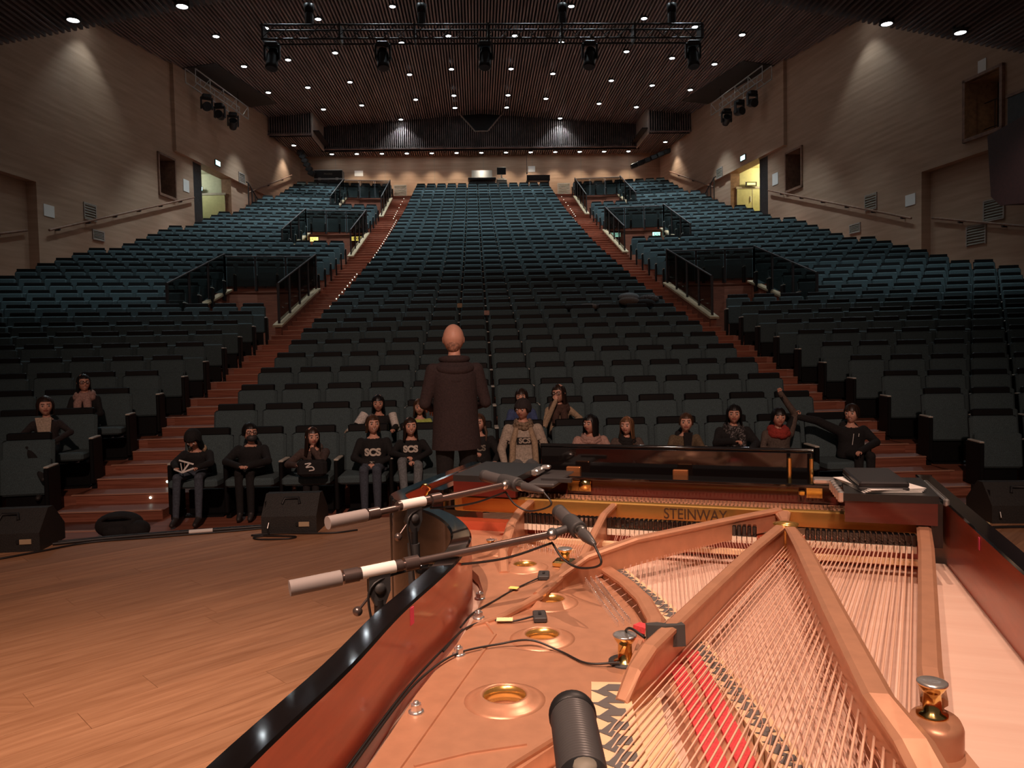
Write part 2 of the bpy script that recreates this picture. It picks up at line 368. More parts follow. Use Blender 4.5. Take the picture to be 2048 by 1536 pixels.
# ---- vomitory entrances cut into the side blocks
for vi, (a, b) in enumerate(VOM):
    ya, yb_ = ry(a) - .35, ry(b + 1) - .74; za = fl(a - 1) + .0; zb = fl(b + 1)
    for s, nm in ((-1, 'left'), (1, 'right')):
        where = f'{["lower", "middle", "upper"][vi]} {nm} entrance well'
        t = thing('entrance_well', f'red brown panelled {where} cut into the side seating', 'entrance')
        X0 = CX + s * AE; X1 = CX + s * (AE + VW)
        cube('landing', ((X0 + X1) / 2, (ya + yb_) / 2 - .6, za - .05), (VW, yb_ - ya + 1.3, .1), M_grey, t)
        MB().box(((X0 + X1) / 2, yb_ - VW * .09, (za + zb) / 2 - .1), (VW + .1, .1, zb - za + .3), M=None).build('back_panel', M_panelred, t)
        cube('back_cap', ((X0 + X1) / 2, yb_ - VW * .09 - .02, zb + .07), (VW + .1, .16, .05), M_panelred, t)
        for xx, wd, yo in ((X0 - s * .07, .14, 0), (X1, .12, -VW * .18)):
            p = [(ya + yo, za + .42), (yb_ + yo * .4, zb + .12)]
            poly = [(p[0][0], za - .4), (p[1][0], za - .4), (p[1][0], p[1][1]), (p[0][0], p[0][1])]
            MX = Matrix(((0, 0, 1, xx - wd / 2), (1, 0, 0, 0), (0, 1, 0, 0), (0, 0, 0, 1)))
            MB().prism(poly, 0, wd, M=MX).build('side_wall', M_panelred, t)
            pc = [(p[0][0] - .08, p[0][1]), (p[1][0], p[1][1]), (p[1][0], p[1][1] + .05), (p[0][0] - .08, p[0][1] + .05)]
            MX = Matrix(((0, 0, 1, xx - wd / 2 - .04), (1, 0, 0, 0), (0, 1, 0, 0), (0, 0, 0, 1)))
            MB().prism(pc, 0, wd + .08, M=MX).build('sloping_cap', M_cap, t)
        # balustrades
        def rail(p0, p1, n, label, hgt=.95, posts=True):
            g = thing('balustrade', label, 'railing')
            p0, p1 = Vector(p0), Vector(p1); up = Vector((0, 0, hgt))
            for q in range(n):
                c = p0.lerp(p1, q / (n - 1) if n > 1 else 0)
                MB().box((0, 0, hgt / 2), (.045, .07, hgt)).build('post', M_rail, g, c)
            MB().tube([p0 + up, p1 + up], .022).build('handrail', M_rail, g)
            for q in range(n - 1):
                c0 = p0.lerp(p1, (q + .06) / (n - 1)); c1 = p0.lerp(p1, (q + .94) / (n - 1))
                dn = (c1 - c0).cross(Vector((0, 0, 1))).normalized() * .006
                lo, hi = Vector((0, 0, .06)), Vector((0, 0, hgt - .03))
                vs_ = [c0 + lo - dn, c1 + lo - dn, c1 + hi - dn, c0 + hi - dn, c0 + lo + dn, c1 + lo + dn, c1 + hi + dn, c0 + hi + dn]
                MB().add(vs_, [(0, 1, 2, 3), (7, 6, 5, 4), (0, 4, 5, 1), (1, 5, 6, 2), (2, 6, 7, 3), (3, 7, 4, 0)]).build('glass_pane', M_glass, g)
        rail((X0 - s * .07, ya + .1, za + .48), (X0 - s * .07, yb_ - .05, zb + .17), 5, f'dark posts and glass beside the aisle at the {where}')
        rail((X0 - s * .07, yb_ - .1, zb + .1), (X1, yb_ - VW * .2, zb + .1), 4, f'smoked glass railing above the back wall of the {where}')
        rail((X1, ya - VW * .18 + .3, za + .5), (X1, yb_ - VW * .2, zb + .17), 4, f'smoked glass railing on the outer side of the {where}')
        if vi == 1:
            for q, (fx, ww) in enumerate(((.12, .5), (.9, .46))):
                col = M_exity if s < 0 else M_exitg
                g = thing('exit_sign', f'lit {"yellow" if s < 0 else "green"} exit sign {"nearer the aisle" if q == 0 else "farther from the aisle"} in the {where}', 'sign')
                cx_ = X0 + s * VW * fx
                yy = yb_ - VW * .09 - .16
                MB().box((cx_, yy + .03, zb - .13), (ww, .05, .2)).build('housing', M_rail, g)
                MB().box((cx_, yy, zb - .13), (ww - .03, .02, .17)).build('lit_face', col, g)
                text('lettering', 'EXIT', .15, M_rail, g, (cx_, yy - .012, zb - .13), (R(90), 0, 0), .001, .002)

# ---- side walls with openings, recess and proud upper part
REV = .45
def wall(s, name):
    ys = [-5, 20.0, 20.84, 22.1, 24.0, 30.9, 32.05, 33.65, 37.25, YB + .3]; zs_ = [-1, 4.9, 6.78, 7.28, 7.85, 8.9, 9.35, 9.75, 17]
    def off(y, z):
        if 33.65 < y < 37.25 and z < 9.75: return None
        if 30.9 < y < 32.05 and 7.85 < z < 9.35: return .75
        if s > 0 and 20.84 < y < 22.1 and 7.28 < z < 8.9: return .9
        if y < 24 and z < 6.78: return .3
        if y > 32.05 and z > 9.75: return -.14
        return 0
    mb = MB(); sw = 1.0 / math.hypot(1, .128)
    P = lambda y, z, o: (wallx(y, s) + s * o, y, z)
    ny, nz = len(ys) - 1, len(zs_) - 1
    O = [[off((ys[i] + ys[i + 1]) / 2, (zs_[j] + zs_[j + 1]) / 2) for j in range(nz)] for i in range(ny)]
    # the proud part starts a little before the niche ends: nudge its cut
    for i in range(ny):
        for j in range(nz):
            o = O[i][j]
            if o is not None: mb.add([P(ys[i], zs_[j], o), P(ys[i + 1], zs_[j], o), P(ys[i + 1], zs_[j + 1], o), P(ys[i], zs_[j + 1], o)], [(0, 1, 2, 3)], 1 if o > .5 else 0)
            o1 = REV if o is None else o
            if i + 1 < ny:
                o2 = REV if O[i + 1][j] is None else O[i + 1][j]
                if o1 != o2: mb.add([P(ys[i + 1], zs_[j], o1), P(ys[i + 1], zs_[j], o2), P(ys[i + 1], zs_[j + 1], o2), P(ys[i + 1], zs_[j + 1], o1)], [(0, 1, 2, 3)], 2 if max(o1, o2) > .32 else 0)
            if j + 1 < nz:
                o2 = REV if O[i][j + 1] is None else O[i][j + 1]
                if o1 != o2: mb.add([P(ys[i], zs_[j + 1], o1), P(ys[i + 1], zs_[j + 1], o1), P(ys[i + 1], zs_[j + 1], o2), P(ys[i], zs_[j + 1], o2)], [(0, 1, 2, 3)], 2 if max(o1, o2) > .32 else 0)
    o = mb.build(name, [M_wall, M_black, M_timber]); tag(o, kind='structure'); return o
SZ = 13.0; PY = 44.6; BY = 41.6; BXI = 8.95
def ceilz(dx, y):
    zf = 15.2 - .18 * dx; zb = 14.92 - .076 * dx; t = (y - 27.5) / (PY - 27.5)
    return zf + (zb - zf) * t
WL = wall(-1, 'wall_left'); WR = wall(1, 'wall_right')
def onwall(y, z, s, o=0): return Vector((wallx(y, s) + s * o, y, z))
WA = math.atan(.128)
def wrot(s): return s * WA                  # rotates local +Y along the wall
# niches framed in timber
for s, nm in ((-1, 'left'), (1, 'right')):
    W = WL if s < 0 else WR
    f = MB()
    for (y0, y1, z0, z1) in ((30.82, 32.13, 7.75, 7.85), (30.82, 32.13, 9.35, 9.43), (30.82, 30.9, 7.75, 9.43), (32.05, 32.13, 7.75, 9.43)):
        f.box((s * -.02, (y0 + y1) / 2 - 31.5, (z0 + z1) / 2), (.1, y1 - y0, z1 - z0))
    f.build('niche_frame', M_timber, W, onwall(31.5, 0, s), (0, 0, wrot(s)))
    # passage behind the upper doorway
    c = MB(); y0, y1 = 33.65, 37.25; dx = s * 2.6
    a, b = onwall(y0, 0, s, .44), onwall(y1, 0, s, .44)
    zf = 7.0
    v = [(a.x, y0, zf), (b.x, y1, zf), (b.x + dx, y1, zf), (a.x + dx, y0, zf), (a.x, y0, 10), (b.x, y1, 10), (b.x + dx, y1, 10), (a.x + dx, y0, 10)]
    d1 = tag(c.add(v, [(0, 1, 2, 3), (4, 5, 6, 7), (2, 3, 7, 6), (0, 3, 7, 4), (1, 2, 6, 5)]).build('wall_passage', M_passage if s > 0 else M_passage2), kind='structure')
    # double door on the far wall of the passage, facing the stage
    dd = MB().box((0, 0, 1.0), (2.2, .05, 2.0)).box((0, -.02, 2.05), (2.3, .06, .1), 1).box((-.35, -.03, 1.0), (.02, .03, 2.0), 1).build('door_1' if s < 0 else 'door_2', [M_doorpale, M_cap2], None, (b.x + s * .95, y1 - .06, zf)); tag(dd, kind='structure')
    MB().box((-.45, -.06, 1.5), (.05, .05, .28), bev=.01).build('door_handle', M_paper, dd)
    l = bpy.data.lights.new('passage_lamp', 'POINT'); l.energy = 95 if s > 0 else 42; l.color = (1, .86, .5) if s > 0 else (.9, .95, .75); l.shadow_soft_size = .12
    lo = thing('passage_lamp', f'small ceiling lamp lighting the passage behind the {nm} upper doorway', 'lamp', (a.x + s * .9, 36.2, 9.9))
    MB().lathe([(0, -.05), (.12, -.05), (.14, 0), (0, 0)]).build('diffuser', M_lamp, lo)
    q = bpy.data.objects.new('passage_lamp_light', l); COL.objects.link(q); q.parent = lo; q.location = (0, 0, -.2)
    # signs
    g = thing('exit_sign', f'small lit cyan exit sign on the wall above the {nm} upper doorway', 'sign', onwall(35.6, 10.1, s, -.16), wrot(s))
    MB().box((0, 0, 0), (.04, .5, .26)).build('housing', M_rail, g); MB().box((-s * .024, 0, 0), (.012, .42, .2)).build('lit_face', M_exitb, g)
    g = thing('exit_sign', f'lit {"cyan" if s < 0 else "amber"} exit sign hanging inside the {nm} upper doorway', 'sign', (b.x + s * (1.0 if s < 0 else .5), y1 - .2, 9.2 if s > 0 else 9.27))
    MB().box((0, 0, 0), (.55 if s > 0 else .4, .05, .2)).build('housing', M_rail, g); MB().box((0, -.03, 0), (.4 if s > 0 else .36, .012, .1 if s > 0 else .16)).build('lit_face', M_exity if s > 0 else M_exitb, g)
    # dark pier beside the doorway
    tag(MB().box((0, 0, 0), (.06, .9, 2.75)).build('door_leaf', M_dark, None, onwall(34.12, 8.37, s, .12), (0, 0, wrot(s))), f'open dark door leaf at the near side of the {nm} upper doorway', 'door')
    # vents, notices
    for (y, z, ww, hh, lab) in ((26.5, 6.32, .62, .52, 'upper'), (26.9, 5.6, .6, .3, 'lower'), (38.1, 9.98, .62, .46, 'far high')):
        if s > 0 and lab == 'lower': y, z = 27.4, 5.55
        t = thing('wall_vent', f'square louvred vent set {lab} on the {nm} side wall', 'vent', onwall(y, z, s, -.16 if y > 32 else -.02), wrot(s))
        m = MB()
        for q in ((0, hh / 2, ww, .04), (0, -hh / 2, ww, .04)): m.box((0, q[0], q[1]), (.04, q[2] + .04, q[3]))
        for q in (-1, 1): m.box((0, q * ww / 2, 0), (.04, .04, hh))
        m.build('frame', M_cap2, t)
        n = 6
        sm = MB().box((0, 0, 0), (.03, ww, hh / n * .55), M=Matrix.Rotation(R(25 * s), 4, 'Y')).mesh('louvre', M_vent)
        for i in range(n): put('louvre', sm, t, (0, 0, -hh / 2 + hh * (i + .5) / n))
    for (y, z, hh) in ((24.5, 6.0, .36), (33.0, 8.55, .5)):
        tag(MB().box((0, 0, 0), (.012, .48, hh)).build('wall_notice', M_paper, None, onwall(y, z, s, -.012), (0, 0, wrot(s))), f'pale notice sheet {"low" if y < 30 else "beside the niche"} on the {nm} side wall', 'notice')
    # handrails following the rake
    for (pts, lab) in (([(24.3, 5.38), (33.4, 8.15)], 'long timber handrail below the niche'), ([(14, 2.9), (20.2, 4.45), (23.8, 5.3)], 'lower timber handrail in the recess'), ([(38.6, 9.4), (44.5, 11.55)], 'upper timber handrail beyond the doorway')):
        oo = -.12 if pts[0][0] > 24 else .2
        if pts[0][0] > 38: oo = -.25
        g = thing('wall_handrail', f'{lab} on the {nm} wall', 'handrail')
        P = [onwall(y, z, s, oo) for y, z in pts]
        MB().tube(P, .035).build('rail', M_timber, g)
        n = max(3, int((pts[-1][0] - pts[0][0]) / 1.5))
        br = MB().box((s * .06, 0, -.06), (.14, .05, .05)).box((0, 0, -.04), (.05, .09, .06)).mesh('bracket', M_rail)
        for i in range(n):
            y = pts[0][0] + (pts[-1][0] - pts[0][0]) * (i + .3) / n
            for q in range(len(pts) - 1):
                if pts[q][0] <= y <= pts[q + 1][0]: z = pts[q][1] + (pts[q + 1][1] - pts[q][1]) * (y - pts[q][0]) / (pts[q + 1][0] - pts[q][0])
            put('bracket', br, g, onwall(y, z, s, oo))
    # short guard rail at the doorway
    g = thing('guard_rail', f'short dark steel guard rail beside the {nm} upper doorway', 'railing')
    p0 = onwall(37.6, 8.6, s, -.5); p1 = onwall(38.4, 8.6, s, -.5)
    for y, zt in ((37.5, 9.62), (37.9, 9.42), (38.3, 9.2), (38.7, 8.95)): MB().cyl(onwall(y, 7.6, s, -.7), onwall(y, zt, s, -.7), .03).build('post', M_rail, g)
    MB().tube([onwall(37.3, 9.62, s, -.7), onwall(37.5, 9.62, s, -.7), onwall(38.8, 8.92, s, -.7)], .03).build('handrail', M_rail, g)
    # lighting slot and wall truss with three moving heads
    y0, y1 = 32.7, 39.3
    v = []
    sl = MB(); n_ = 10
    for i in range(n_):
        ya_, yb2 = y0 + (y1 - y0) * i / n_, y0 + (y1 - y0) * (i + 1) / n_
        q_ = [(onwall(y, 0, s, -.16 - w_).x, y, ceilz(abs(onwall(y, 0, s, -.16 - w_).x - CX), y) - .03) for y in (ya_, yb2) for w_ in (0, 1.35)]
        sl.add([q_[0], q_[1], q_[3], q_[2]] + [(v[0], v[1], v[2] + .02) for v in (q_[0], q_[1], q_[3], q_[2])], [(0, 1, 2, 3), (7, 6, 5, 4), (0, 4, 5, 1), (1, 5, 6, 2), (2, 6, 7, 3), (3, 7, 4, 0)])
    tag(sl.build('trim_1' if s < 0 else 'trim_2', M_black), kind='structure')
    t = thing('wall_truss', f'silver lattice lighting truss hung on the {nm} wall below the slot', 'truss')
    def tp(y, z, o): return onwall(y, z, s, -.5 - o)
    c = [(33.3, 37.9)]
    for z, o in ((12.55, 0), (13.1, 0), (12.55, .4), (13.1, .4)): MB().cyl(tp(32.3, z, o), tp(37.3, z, o), .028, n=8).build('chord', M_steel, t)
    nb = 8
    for i in range(nb + 1):
        y = 32.3 + 5.0 * i / nb
        for o_ in (0, .4):
            MB().cyl(tp(y, 12.55, o_), tp(y + (5.0 / nb if i % 2 and i < nb else 0), 13.1, o_), .016, n=6).build('brace', M_steel, t)
    for y in (33.0, 36.7): MB().cyl(tp(y, 13.1, .2), tp(y, 13.9, .2), .015, n=6).build('hanger', M_rail, t)
    for i, y in enumerate((33.6, 34.8, 36.1)):
        h = thing('spotlight_head', f'black moving head spotlight, {["nearest the stage", "in the middle", "farthest back"][i]}, under the {nm} wall truss', 'spotlight', tp(y, 12.5, .2), rnd.uniform(-.6, .6))
        MB().box((0, 0, -.1), (.36, .36, .16), bev=.03).build('base', M_black, h)
        MB().box((-.22, 0, -.38), (.06, .16, .5), bev=.02).box((.22, 0, -.38), (.06, .16, .5), bev=.02).box((0, 0, -.2), (.5, .16, .06), bev=.02).build('yoke', M_black, h)
        hd = MB().lathe([(.02, -.26), (.15, -.24), (.18, -.1), (.17, .14), (.19, .2), (.16, .22), (.15, .19)], n=16).build('head', M_black, h, (0, 0, -.52), (R(rnd.uniform(50, 110)), 0, 0))
        MB().lathe([(0, .18), (.148, .185), (.148, .17)], n=16).build('lens', M_lensglass, hd)
# right side: opening with a glowing strip, dark window, notice, projecting box
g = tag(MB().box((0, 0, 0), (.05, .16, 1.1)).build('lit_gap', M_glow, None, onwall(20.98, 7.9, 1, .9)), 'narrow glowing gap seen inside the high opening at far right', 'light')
f = MB()
for (y0, y1, z0, z1) in ((20.74, 22.2, 7.18, 7.28), (20.74, 22.2, 8.9, 8.98), (20.74, 20.84, 7.18, 8.98), (22.1, 22.2, 7.18, 8.98)): f.box((-.03, (y0 + y1) / 2 - 21.5, (z0 + z1) / 2), (.14, y1 - y0, z1 - z0))
f.build('opening_frame', M_timber, WR, onwall(21.5, 0, 1), (0, 0, wrot(1)))
b = thing('opening_railing', 'thin dark railing inside the high opening at far right', 'railing')
for z in (7.55, 8.3): MB().cyl(onwall(20.86, z, 1, .5), onwall(22.08, z, 1, .5), .015, n=6).build('rail', M_rail, b)
for y in (21.2, 21.7): MB().cyl(onwall(y, 7.3, 1, .5), onwall(y, 8.3, 1, .5), .015, n=6).build('upright', M_rail, b)
t = thing('dark_window', 'dark glazed window at the right edge of the hall wall', 'window', onwall(20.1, 7.55, 1, -.03), wrot(1))
MB().box((0, 0, 0), (.05, 1.0, .85)).build('pane', M_dark, t); MB().box((0, 0, -.47), (.09, 1.1, .08)).box((0, 0, .47), (.09, 1.1, .08)).build('frame', M_timber, t)
tag(MB().box((0, 0, 0), (.012, .3, .36)).build('wall_notice', M_paper, None, onwall(21.55, 9.18, 1, -.012), (0, 0, wrot(1))), 'small pale notice above the high opening at far right', 'notice')
t = thing('wall_vent', 'large louvred vent under the projecting red box on the right wall', 'vent', onwall(21.45, 5.13, 1, .28), wrot(1))
MB().box((0, 0, .29), (.05, .74, .04)).box((0, 0, -.29), (.05, .74, .04)).box((0, .36, 0), (.05, .04, .58)).box((0, -.36, 0), (.05, .04, .58)).build('frame', M_cap2, t)
sm = MB().box((0, 0, 0), (.03, .7, .05), M=Matrix.Rotation(R(25), 4, 'Y')).mesh('louvre', M_vent)
for i in range(7): put('louvre', sm, t, (0, 0, -.24 + i * .08))
for (y, z, lab) in ((22.1, 4.5, 'at the foot of the recess'),):
    t = thing('wall_vent', f'half hidden louvred vent {lab} on the right wall', 'vent', onwall(y, z, 1, .28), wrot(1))
    MB().box((0, 0, .29), (.05, .74, .04)).box((0, .36, 0), (.05, .04, .58)).box((0, -.36, 0), (.05, .04, .58)).build('frame', M_cap2, t)
    for i in range(7): put('louvre', sm, t, (0, 0, -.24 + i * .08))
bx = MB(); yy = 18.0
prof = [(19.0, 6.54), (18.85, 5.0), (18.5, 4.72), (15, 4.3), (15, 6.9)]
bx.prism([(p[0], p[1]) for p in prof][::-1], 0, 1.95, M=Matrix(((0, 0, 1, wallx(19, 1) - 1.9), (1, 0, 0, 0), (0, 1, 0, 0), (0, 0, 0, 1))))
tag(bx.build('projecting_box', M_boxred), 'dark red box projecting from the right wall at the edge of view', 'balcony box')

# ---- back wall with soffit, slatted panel and side boxes
bw = tag(MB().box((CX, YB + .1, 13), (24, .2, 10)).build('wall_back', M_wall), kind='structure')
for i in range(7): cube('panel_joint', (CX - 8.6 + i * 2.9, YB - .004, 12), (.014, .012, 5), M_vent, bw)
SZ = 13.0; PY = 44.6; BY = 41.6; BXI = 8.95
sof = tag(MB().box((CX, (PY + YB) / 2, SZ + .2), (19, YB - PY, .06)).box((CX - 10.2, (BY + YB) / 2, SZ + .2), (3.2, YB - BY, .06)).box((CX + 10.2, (BY + YB) / 2, SZ + .2), (3.2, YB - BY, .06)).build('ceiling_soffit', M_slatdark), kind='structure')
m = MB(); x = -11.6
while x < 11.6:
    y0 = PY if abs(x) < BXI else BY
    m.box((CX + x, (y0 + YB) / 2, SZ + .05), (.06, YB - y0, .12)); x += .128
tag(m.build('soffit_slats', M_slat, sof), kind='stuff')
pan = tag(MB().box((CX, PY + .16, 14.2), (18.2, .06, 2.6)).build('wall_back_upper', M_slatdark), kind='structure')
m = MB(); x = -8.9
def notch_z(dx): return 15.5 if dx > 1.25 else (13.93 + max(0, dx - .36) * 1.08)
while x < 8.95:
    zt = min(ceilz(abs(x), PY), notch_z(abs(x)))
    m.box((CX + x, PY, (SZ + zt) / 2), (.05, .1, zt - SZ)); x += .1175
tag(m.build('panel_slats', M_slat, pan), kind='stuff')
MB().tube([(CX - 1.3, PY - .08, 15.0), (CX - .36, PY - .08, 13.93), (CX + .36, PY - .08, 13.93), (CX + 1.3, PY - .08, 15.0)], .045, n=4).build('notch_frame', M_cap2, pan)
MB().prism([(-1.25, 0), (-.36, -1.0), (.36, -1.0), (1.25, 0)], 0, .04, M=Matrix(((1, 0, 0, CX), (0, 0, 1, PY - .02), (0, 1, 0, 14.93), (0, 0, 0, 1)))).build('notch_panel', M_black, pan)
MB().box((CX, PY - .02, SZ - .0), (18, .14, .05)).build('panel_sill', M_slat, pan)
for s, nm in ((-1, 'left'), (1, 'right')):
    x0, x1 = BXI, 11.6
    b = MB().box((CX + s * (x0 + x1) / 2, BY + .18, (SZ + 14.4) / 2 + .05), (x1 - x0, .05, 1.6)).build('trim_3' if s < 0 else 'trim_4', M_slatdark); tag(b, kind='structure')
    m = MB(); x = x0 + .05
    while x < x1: m.box((CX + s * x, BY, (SZ + ceilz(x, BY)) / 2), (.055, .12, ceilz(x, BY) - SZ)); x += .128
    tag(m.build('box_slats', M_slat, b), kind='stuff')
    MB().box((CX + s * BXI, (BY + PY) / 2, (SZ + 14.5) / 2 - .03), (.07, PY - BY + .1, 1.62)).build('return_panel', M_cap2, b)
    MB().box((CX + s * (x0 + x1) / 2, BY - .05, SZ - .0), (x1 - x0, .1, .07)).build('box_edge', M_slat, b)

# ---- slatted ceiling
ce = MB(); N = 24
vs_ = []; fs = []
ysC = [19, 30, 46.3]
for y in ysC:
    for i in range(N + 1):
        x = -17 + 34 * i / N; vs_.append((CX + x, y, ceilz(abs(x), y) + .32))
for j in range(2):
    for i in range(N): fs.append((j * (N + 1) + i, j * (N + 1) + i + 1, (j + 1) * (N + 1) + i + 1, (j + 1) * (N + 1) + i))
ceil = tag(ce.add(vs_, fs).build('ceiling', M_slatdark), kind='structure')
def slat(x, y0, y1, mb):
    z0, z1 = ceilz(abs(x), y0), ceilz(abs(x), y1); wd, hh = .03, .13
    vs_ = [(CX + x + a * wd, y, z + b) for y, z in ((y0, z0), (y1, z1)) for a, b in ((-1, 0), (1, 0), (1, hh), (-1, hh))]
    return mb.add(vs_, [(0, 1, 2, 3), (7, 6, 5, 4), (0, 4, 5, 1), (1, 5, 6, 2), (2, 6, 7, 3), (3, 7, 4, 0)])
fr = MB(); n = 0; x = -16.0
while x < 16.0:
    yw = YB - (abs(x) - 10.8) / .128 if abs(x) > 10.8 else YB           # the wall cuts the outer slats short
    ye = min(PY, yw + .2) if abs(x) < BXI else min(BY, yw + .2)
    if ye > 21 and n < 298: slat(x, 20, ye, MB()).build('slat', M_slat, ceil); n += 1
    x += .128
FY0, FY1 = 5.0, 17.0
def fz(dx): return 10.05 - .19 * dx
fvs = []; ffs = []
for y in (FY0, FY1):
    for i in range(N + 1): x = -17 + 34 * i / N; fvs.append((CX + x, y, fz(abs(x)) + .22))
for i in range(N): ffs.append((i, i + 1, N + 1 + i + 1, N + 1 + i))
fc = tag(MB().add(fvs, ffs).build('ceiling_front', M_slatdark), kind='structure')
x = -15.5
while x < 15.5:
    z = fz(abs(x)); fr.box((CX + x, (FY0 + FY1) / 2, z + .065), (.06, FY1 - FY0, .13)); x += .128
tag(fr.build('front_slats', M_slat, fc), kind='stuff')
# ---- downlights
lens = MB().lathe([(0, -.03), (.1, -.03), (.115, .0), (0, .0)], n=12).mesh('lens', M_lamp)
ring = MB().lathe([(.117, -.03), (.15, -.03), (.15, .12), (.12, .12), (.117, -.03)], n=14, cap=False).mesh('housing', M_dark)
ENER = {}
def downlight(x, y, z, label, group, watts, size=70, blend=.5, col=(.80, .95, 1)):
    t = thing('ceiling_downlight', label, 'downlight', (x, y, z), 0, group)
    put('lens', lens, t); put('housing', ring, t)
    key = (watts, size)
    if key not in ENER:
        l = bpy.data.lights.new('downlight', 'SPOT'); l.energy = watts; l.spot_size = R(size); l.spot_blend = blend; l.color = col; l.shadow_soft_size = .08; ENER[key] = l
    o = bpy.data.objects.new('downlight_beam', ENER[key]); COL.objects.link(o); o.parent = t; o.location = (0, 0, -.06)
    return t
CXS = .48
for y in (22.6, 26.3, 30.0, 33.5, 37.3, 41.0):
    for dx in (1.42, 3.41, 6.22, 8.2, 10.05):
        for s in (-1, 1):
            if y > 40 and dx > 9: continue
            downlight(CXS + s * dx, y, ceilz(dx, y) - .03, 'small round white downlight in the long slatted hall ceiling', 'hall ceiling downlights', HALLW * (.42 if y < 29 else 1), 66)
for s in (-1, 1):
    downlight(CXS + s * 1.42, 43.0, ceilz(1.42, 43) - .03, 'small white downlight beside the dark notch at the back of the ceiling', 'downlights beside the notch', HALLW * .5, 66)
    downlight(CXS + s * 4.5, 44.2, ceilz(4.5, 44.2) - .03, 'small white downlight close above the vertical slats of the back panel', 'downlights grazing the back panel', HALLW * .22, 110)
    for (dx, y) in (((8.6, 16.46), (6.5, 16.75)) if s < 0 else ((8.6, 16.74), (10.1, 16.51))):
        downlight(CXS + s * dx, y, fz(dx) - .03, f'bright downlight in the lower front ceiling panel at {"left" if s < 0 else "right"}', 'front ceiling downlights', HALLW * .22, 120)
    downlight(CXS + s * 12.5, 26.4, ceilz(12.5, 26.4) - .05, 'downlight grazing the side wall at the fold of the ceiling', 'wall grazing downlights', HALLW * .12, 90)
    downlight(CXS + s * 10.35, 43.5, SZ - .03, 'warm downlight under the side box at the back of the hall', 'downlights under the side boxes', HALLW * .22, 90, .6, (1, .9, .75))
for i in range(13):
    downlight(CXS - 8.64 + i * 1.44, 45.45, SZ - .03, 'small warm downlight in the slatted soffit along the back wall', 'soffit downlights', HALLW * .17, 90, .6, (1, .86, .66))

# ---- flown truss with lanterns
t = thing('lighting_truss', 'long black box truss flown under the slatted ceiling', 'truss', (CX, 22, 0))
for z in (10.1, 10.48):
    for y in (-.19, .19): MB().cyl((-6.25, y, z), (6.05, y, z), .028, n=8).build('chord', M_trussb, t)
n = 30
for i in range(n + 1):
    x = -6.25 + 12.3 * i / n; x2 = -6.25 + 12.3 * min(n, i + 1) / n
    MB().cyl((x, -.19, 10.1), (x2, -.19, 10.48), .013, n=5).build('brace', M_trussb, t)
    MB().cyl((x, .19, 10.48), (x2, .19, 10.1), .013, n=5).build('brace', M_trussb, t)
for x in (-6.2, -4.1, -2.05, 0, 2.05, 4.1, 6.0): MB().box((x, 0, 10.29), (.05, .44, .46)).build('splice_frame', M_trussb, t)
for i, x in enumerate((-6.0, -2.95, -.1, 2.85, 5.8)):
    h = thing('hanging_lantern', f'dark stage lantern hanging {["at the left end", "left of centre", "in the middle", "right of centre", "at the right end"][i]} of the flown truss', 'stage lantern', (CX + x, 22, 10.1))
    MB().box((0, 0, -.1), (.34, .3, .14), bev=.03).build('base', M_trussb, h)
    MB().box((-.2, 0, -.3), (.05, .16, .42), bev=.02).box((.2, 0, -.3), (.05, .16, .42), bev=.02).build('yoke', M_trussb, h)
    hd = MB().lathe([(.02, -.3), (.13, -.3), (.17, -.12), (.16, .16), (.18, .26), (.15, .28)], n=14).build('head', M_trussb, h, (0, 0, -.5), (R(165), R(rnd.uniform(-8, 8)), 0))
    MB().lathe([(0, .25), (.145, .26)], n=14).build('lens', M_lensglass, hd)
for i, x in enumerate((-4.95, -1.85, 2.1, 5.2)):
    g = thing('chain_hoist', f'black chain hoist {["first", "second", "third", "last"][i]} from the left above the flown truss', 'hoist', (CX + x, 22, 10.5))
    MB().box((0, 0, .2), (.2, .26, .36), bev=.04).lathe([(.02, .36), (.12, .36), (.15, .6), (.02, .62)], n=12).build('motor', M_trussb, g)
    MB().cyl((0, 0, .6), (0, 0, 1.25), .012, n=5).build('chain', M_trussb, g)

# ---- things at the back wall
zb_ = fl(NR)
t = thing('flight_case', 'black flight case with metal edges and latches against the back wall at left', 'case', (-8.35, 45.5, zb_))
MB().box((0, 0, .62), (1.62, .7, 1.0), bev=.02).build('lower_body', M_black, t); MB().box((0, 0, 1.4), (1.62, .7, .5), bev=.02).build('lid', M_black, t)
for z in (.13, 1.12, 1.16, 1.65): MB().box((0, -.36, z), (1.64, .02, .035)).build('edge_strip', M_steel, t)
for x in (-.5, .5): MB().box((x, -.37, 1.14), (.16, .03, .14), bev=.01).build('latch', M_steel, t)
for x in (-.45, .45): MB().box((x, -.37, .75), (.2, .03, .16), bev=.01).build('handle', M_steel, t)
text('lettering', 'FRAGILE', .13, M_vent, t, (0, -.362, 1.42), (R(90), 0, 0))
for x in (-.7, .7): MB().cyl((x, -.25, .07), (x, -.18, .07), .07).build('caster', M_dark, t)
tag(MB().box((-6.75, 46.18, 12.0), (.5, .012, .32)).build('wall_notice', M_paper), 'small pale notice on the back wall beside the flight case', 'notice')
tag(MB().box((3.45, 46.18, 12.15), (.42, .012, .34)).build('wall_notice', M_paper), 'small pale notice on the back wall above the right aisle', 'notice')
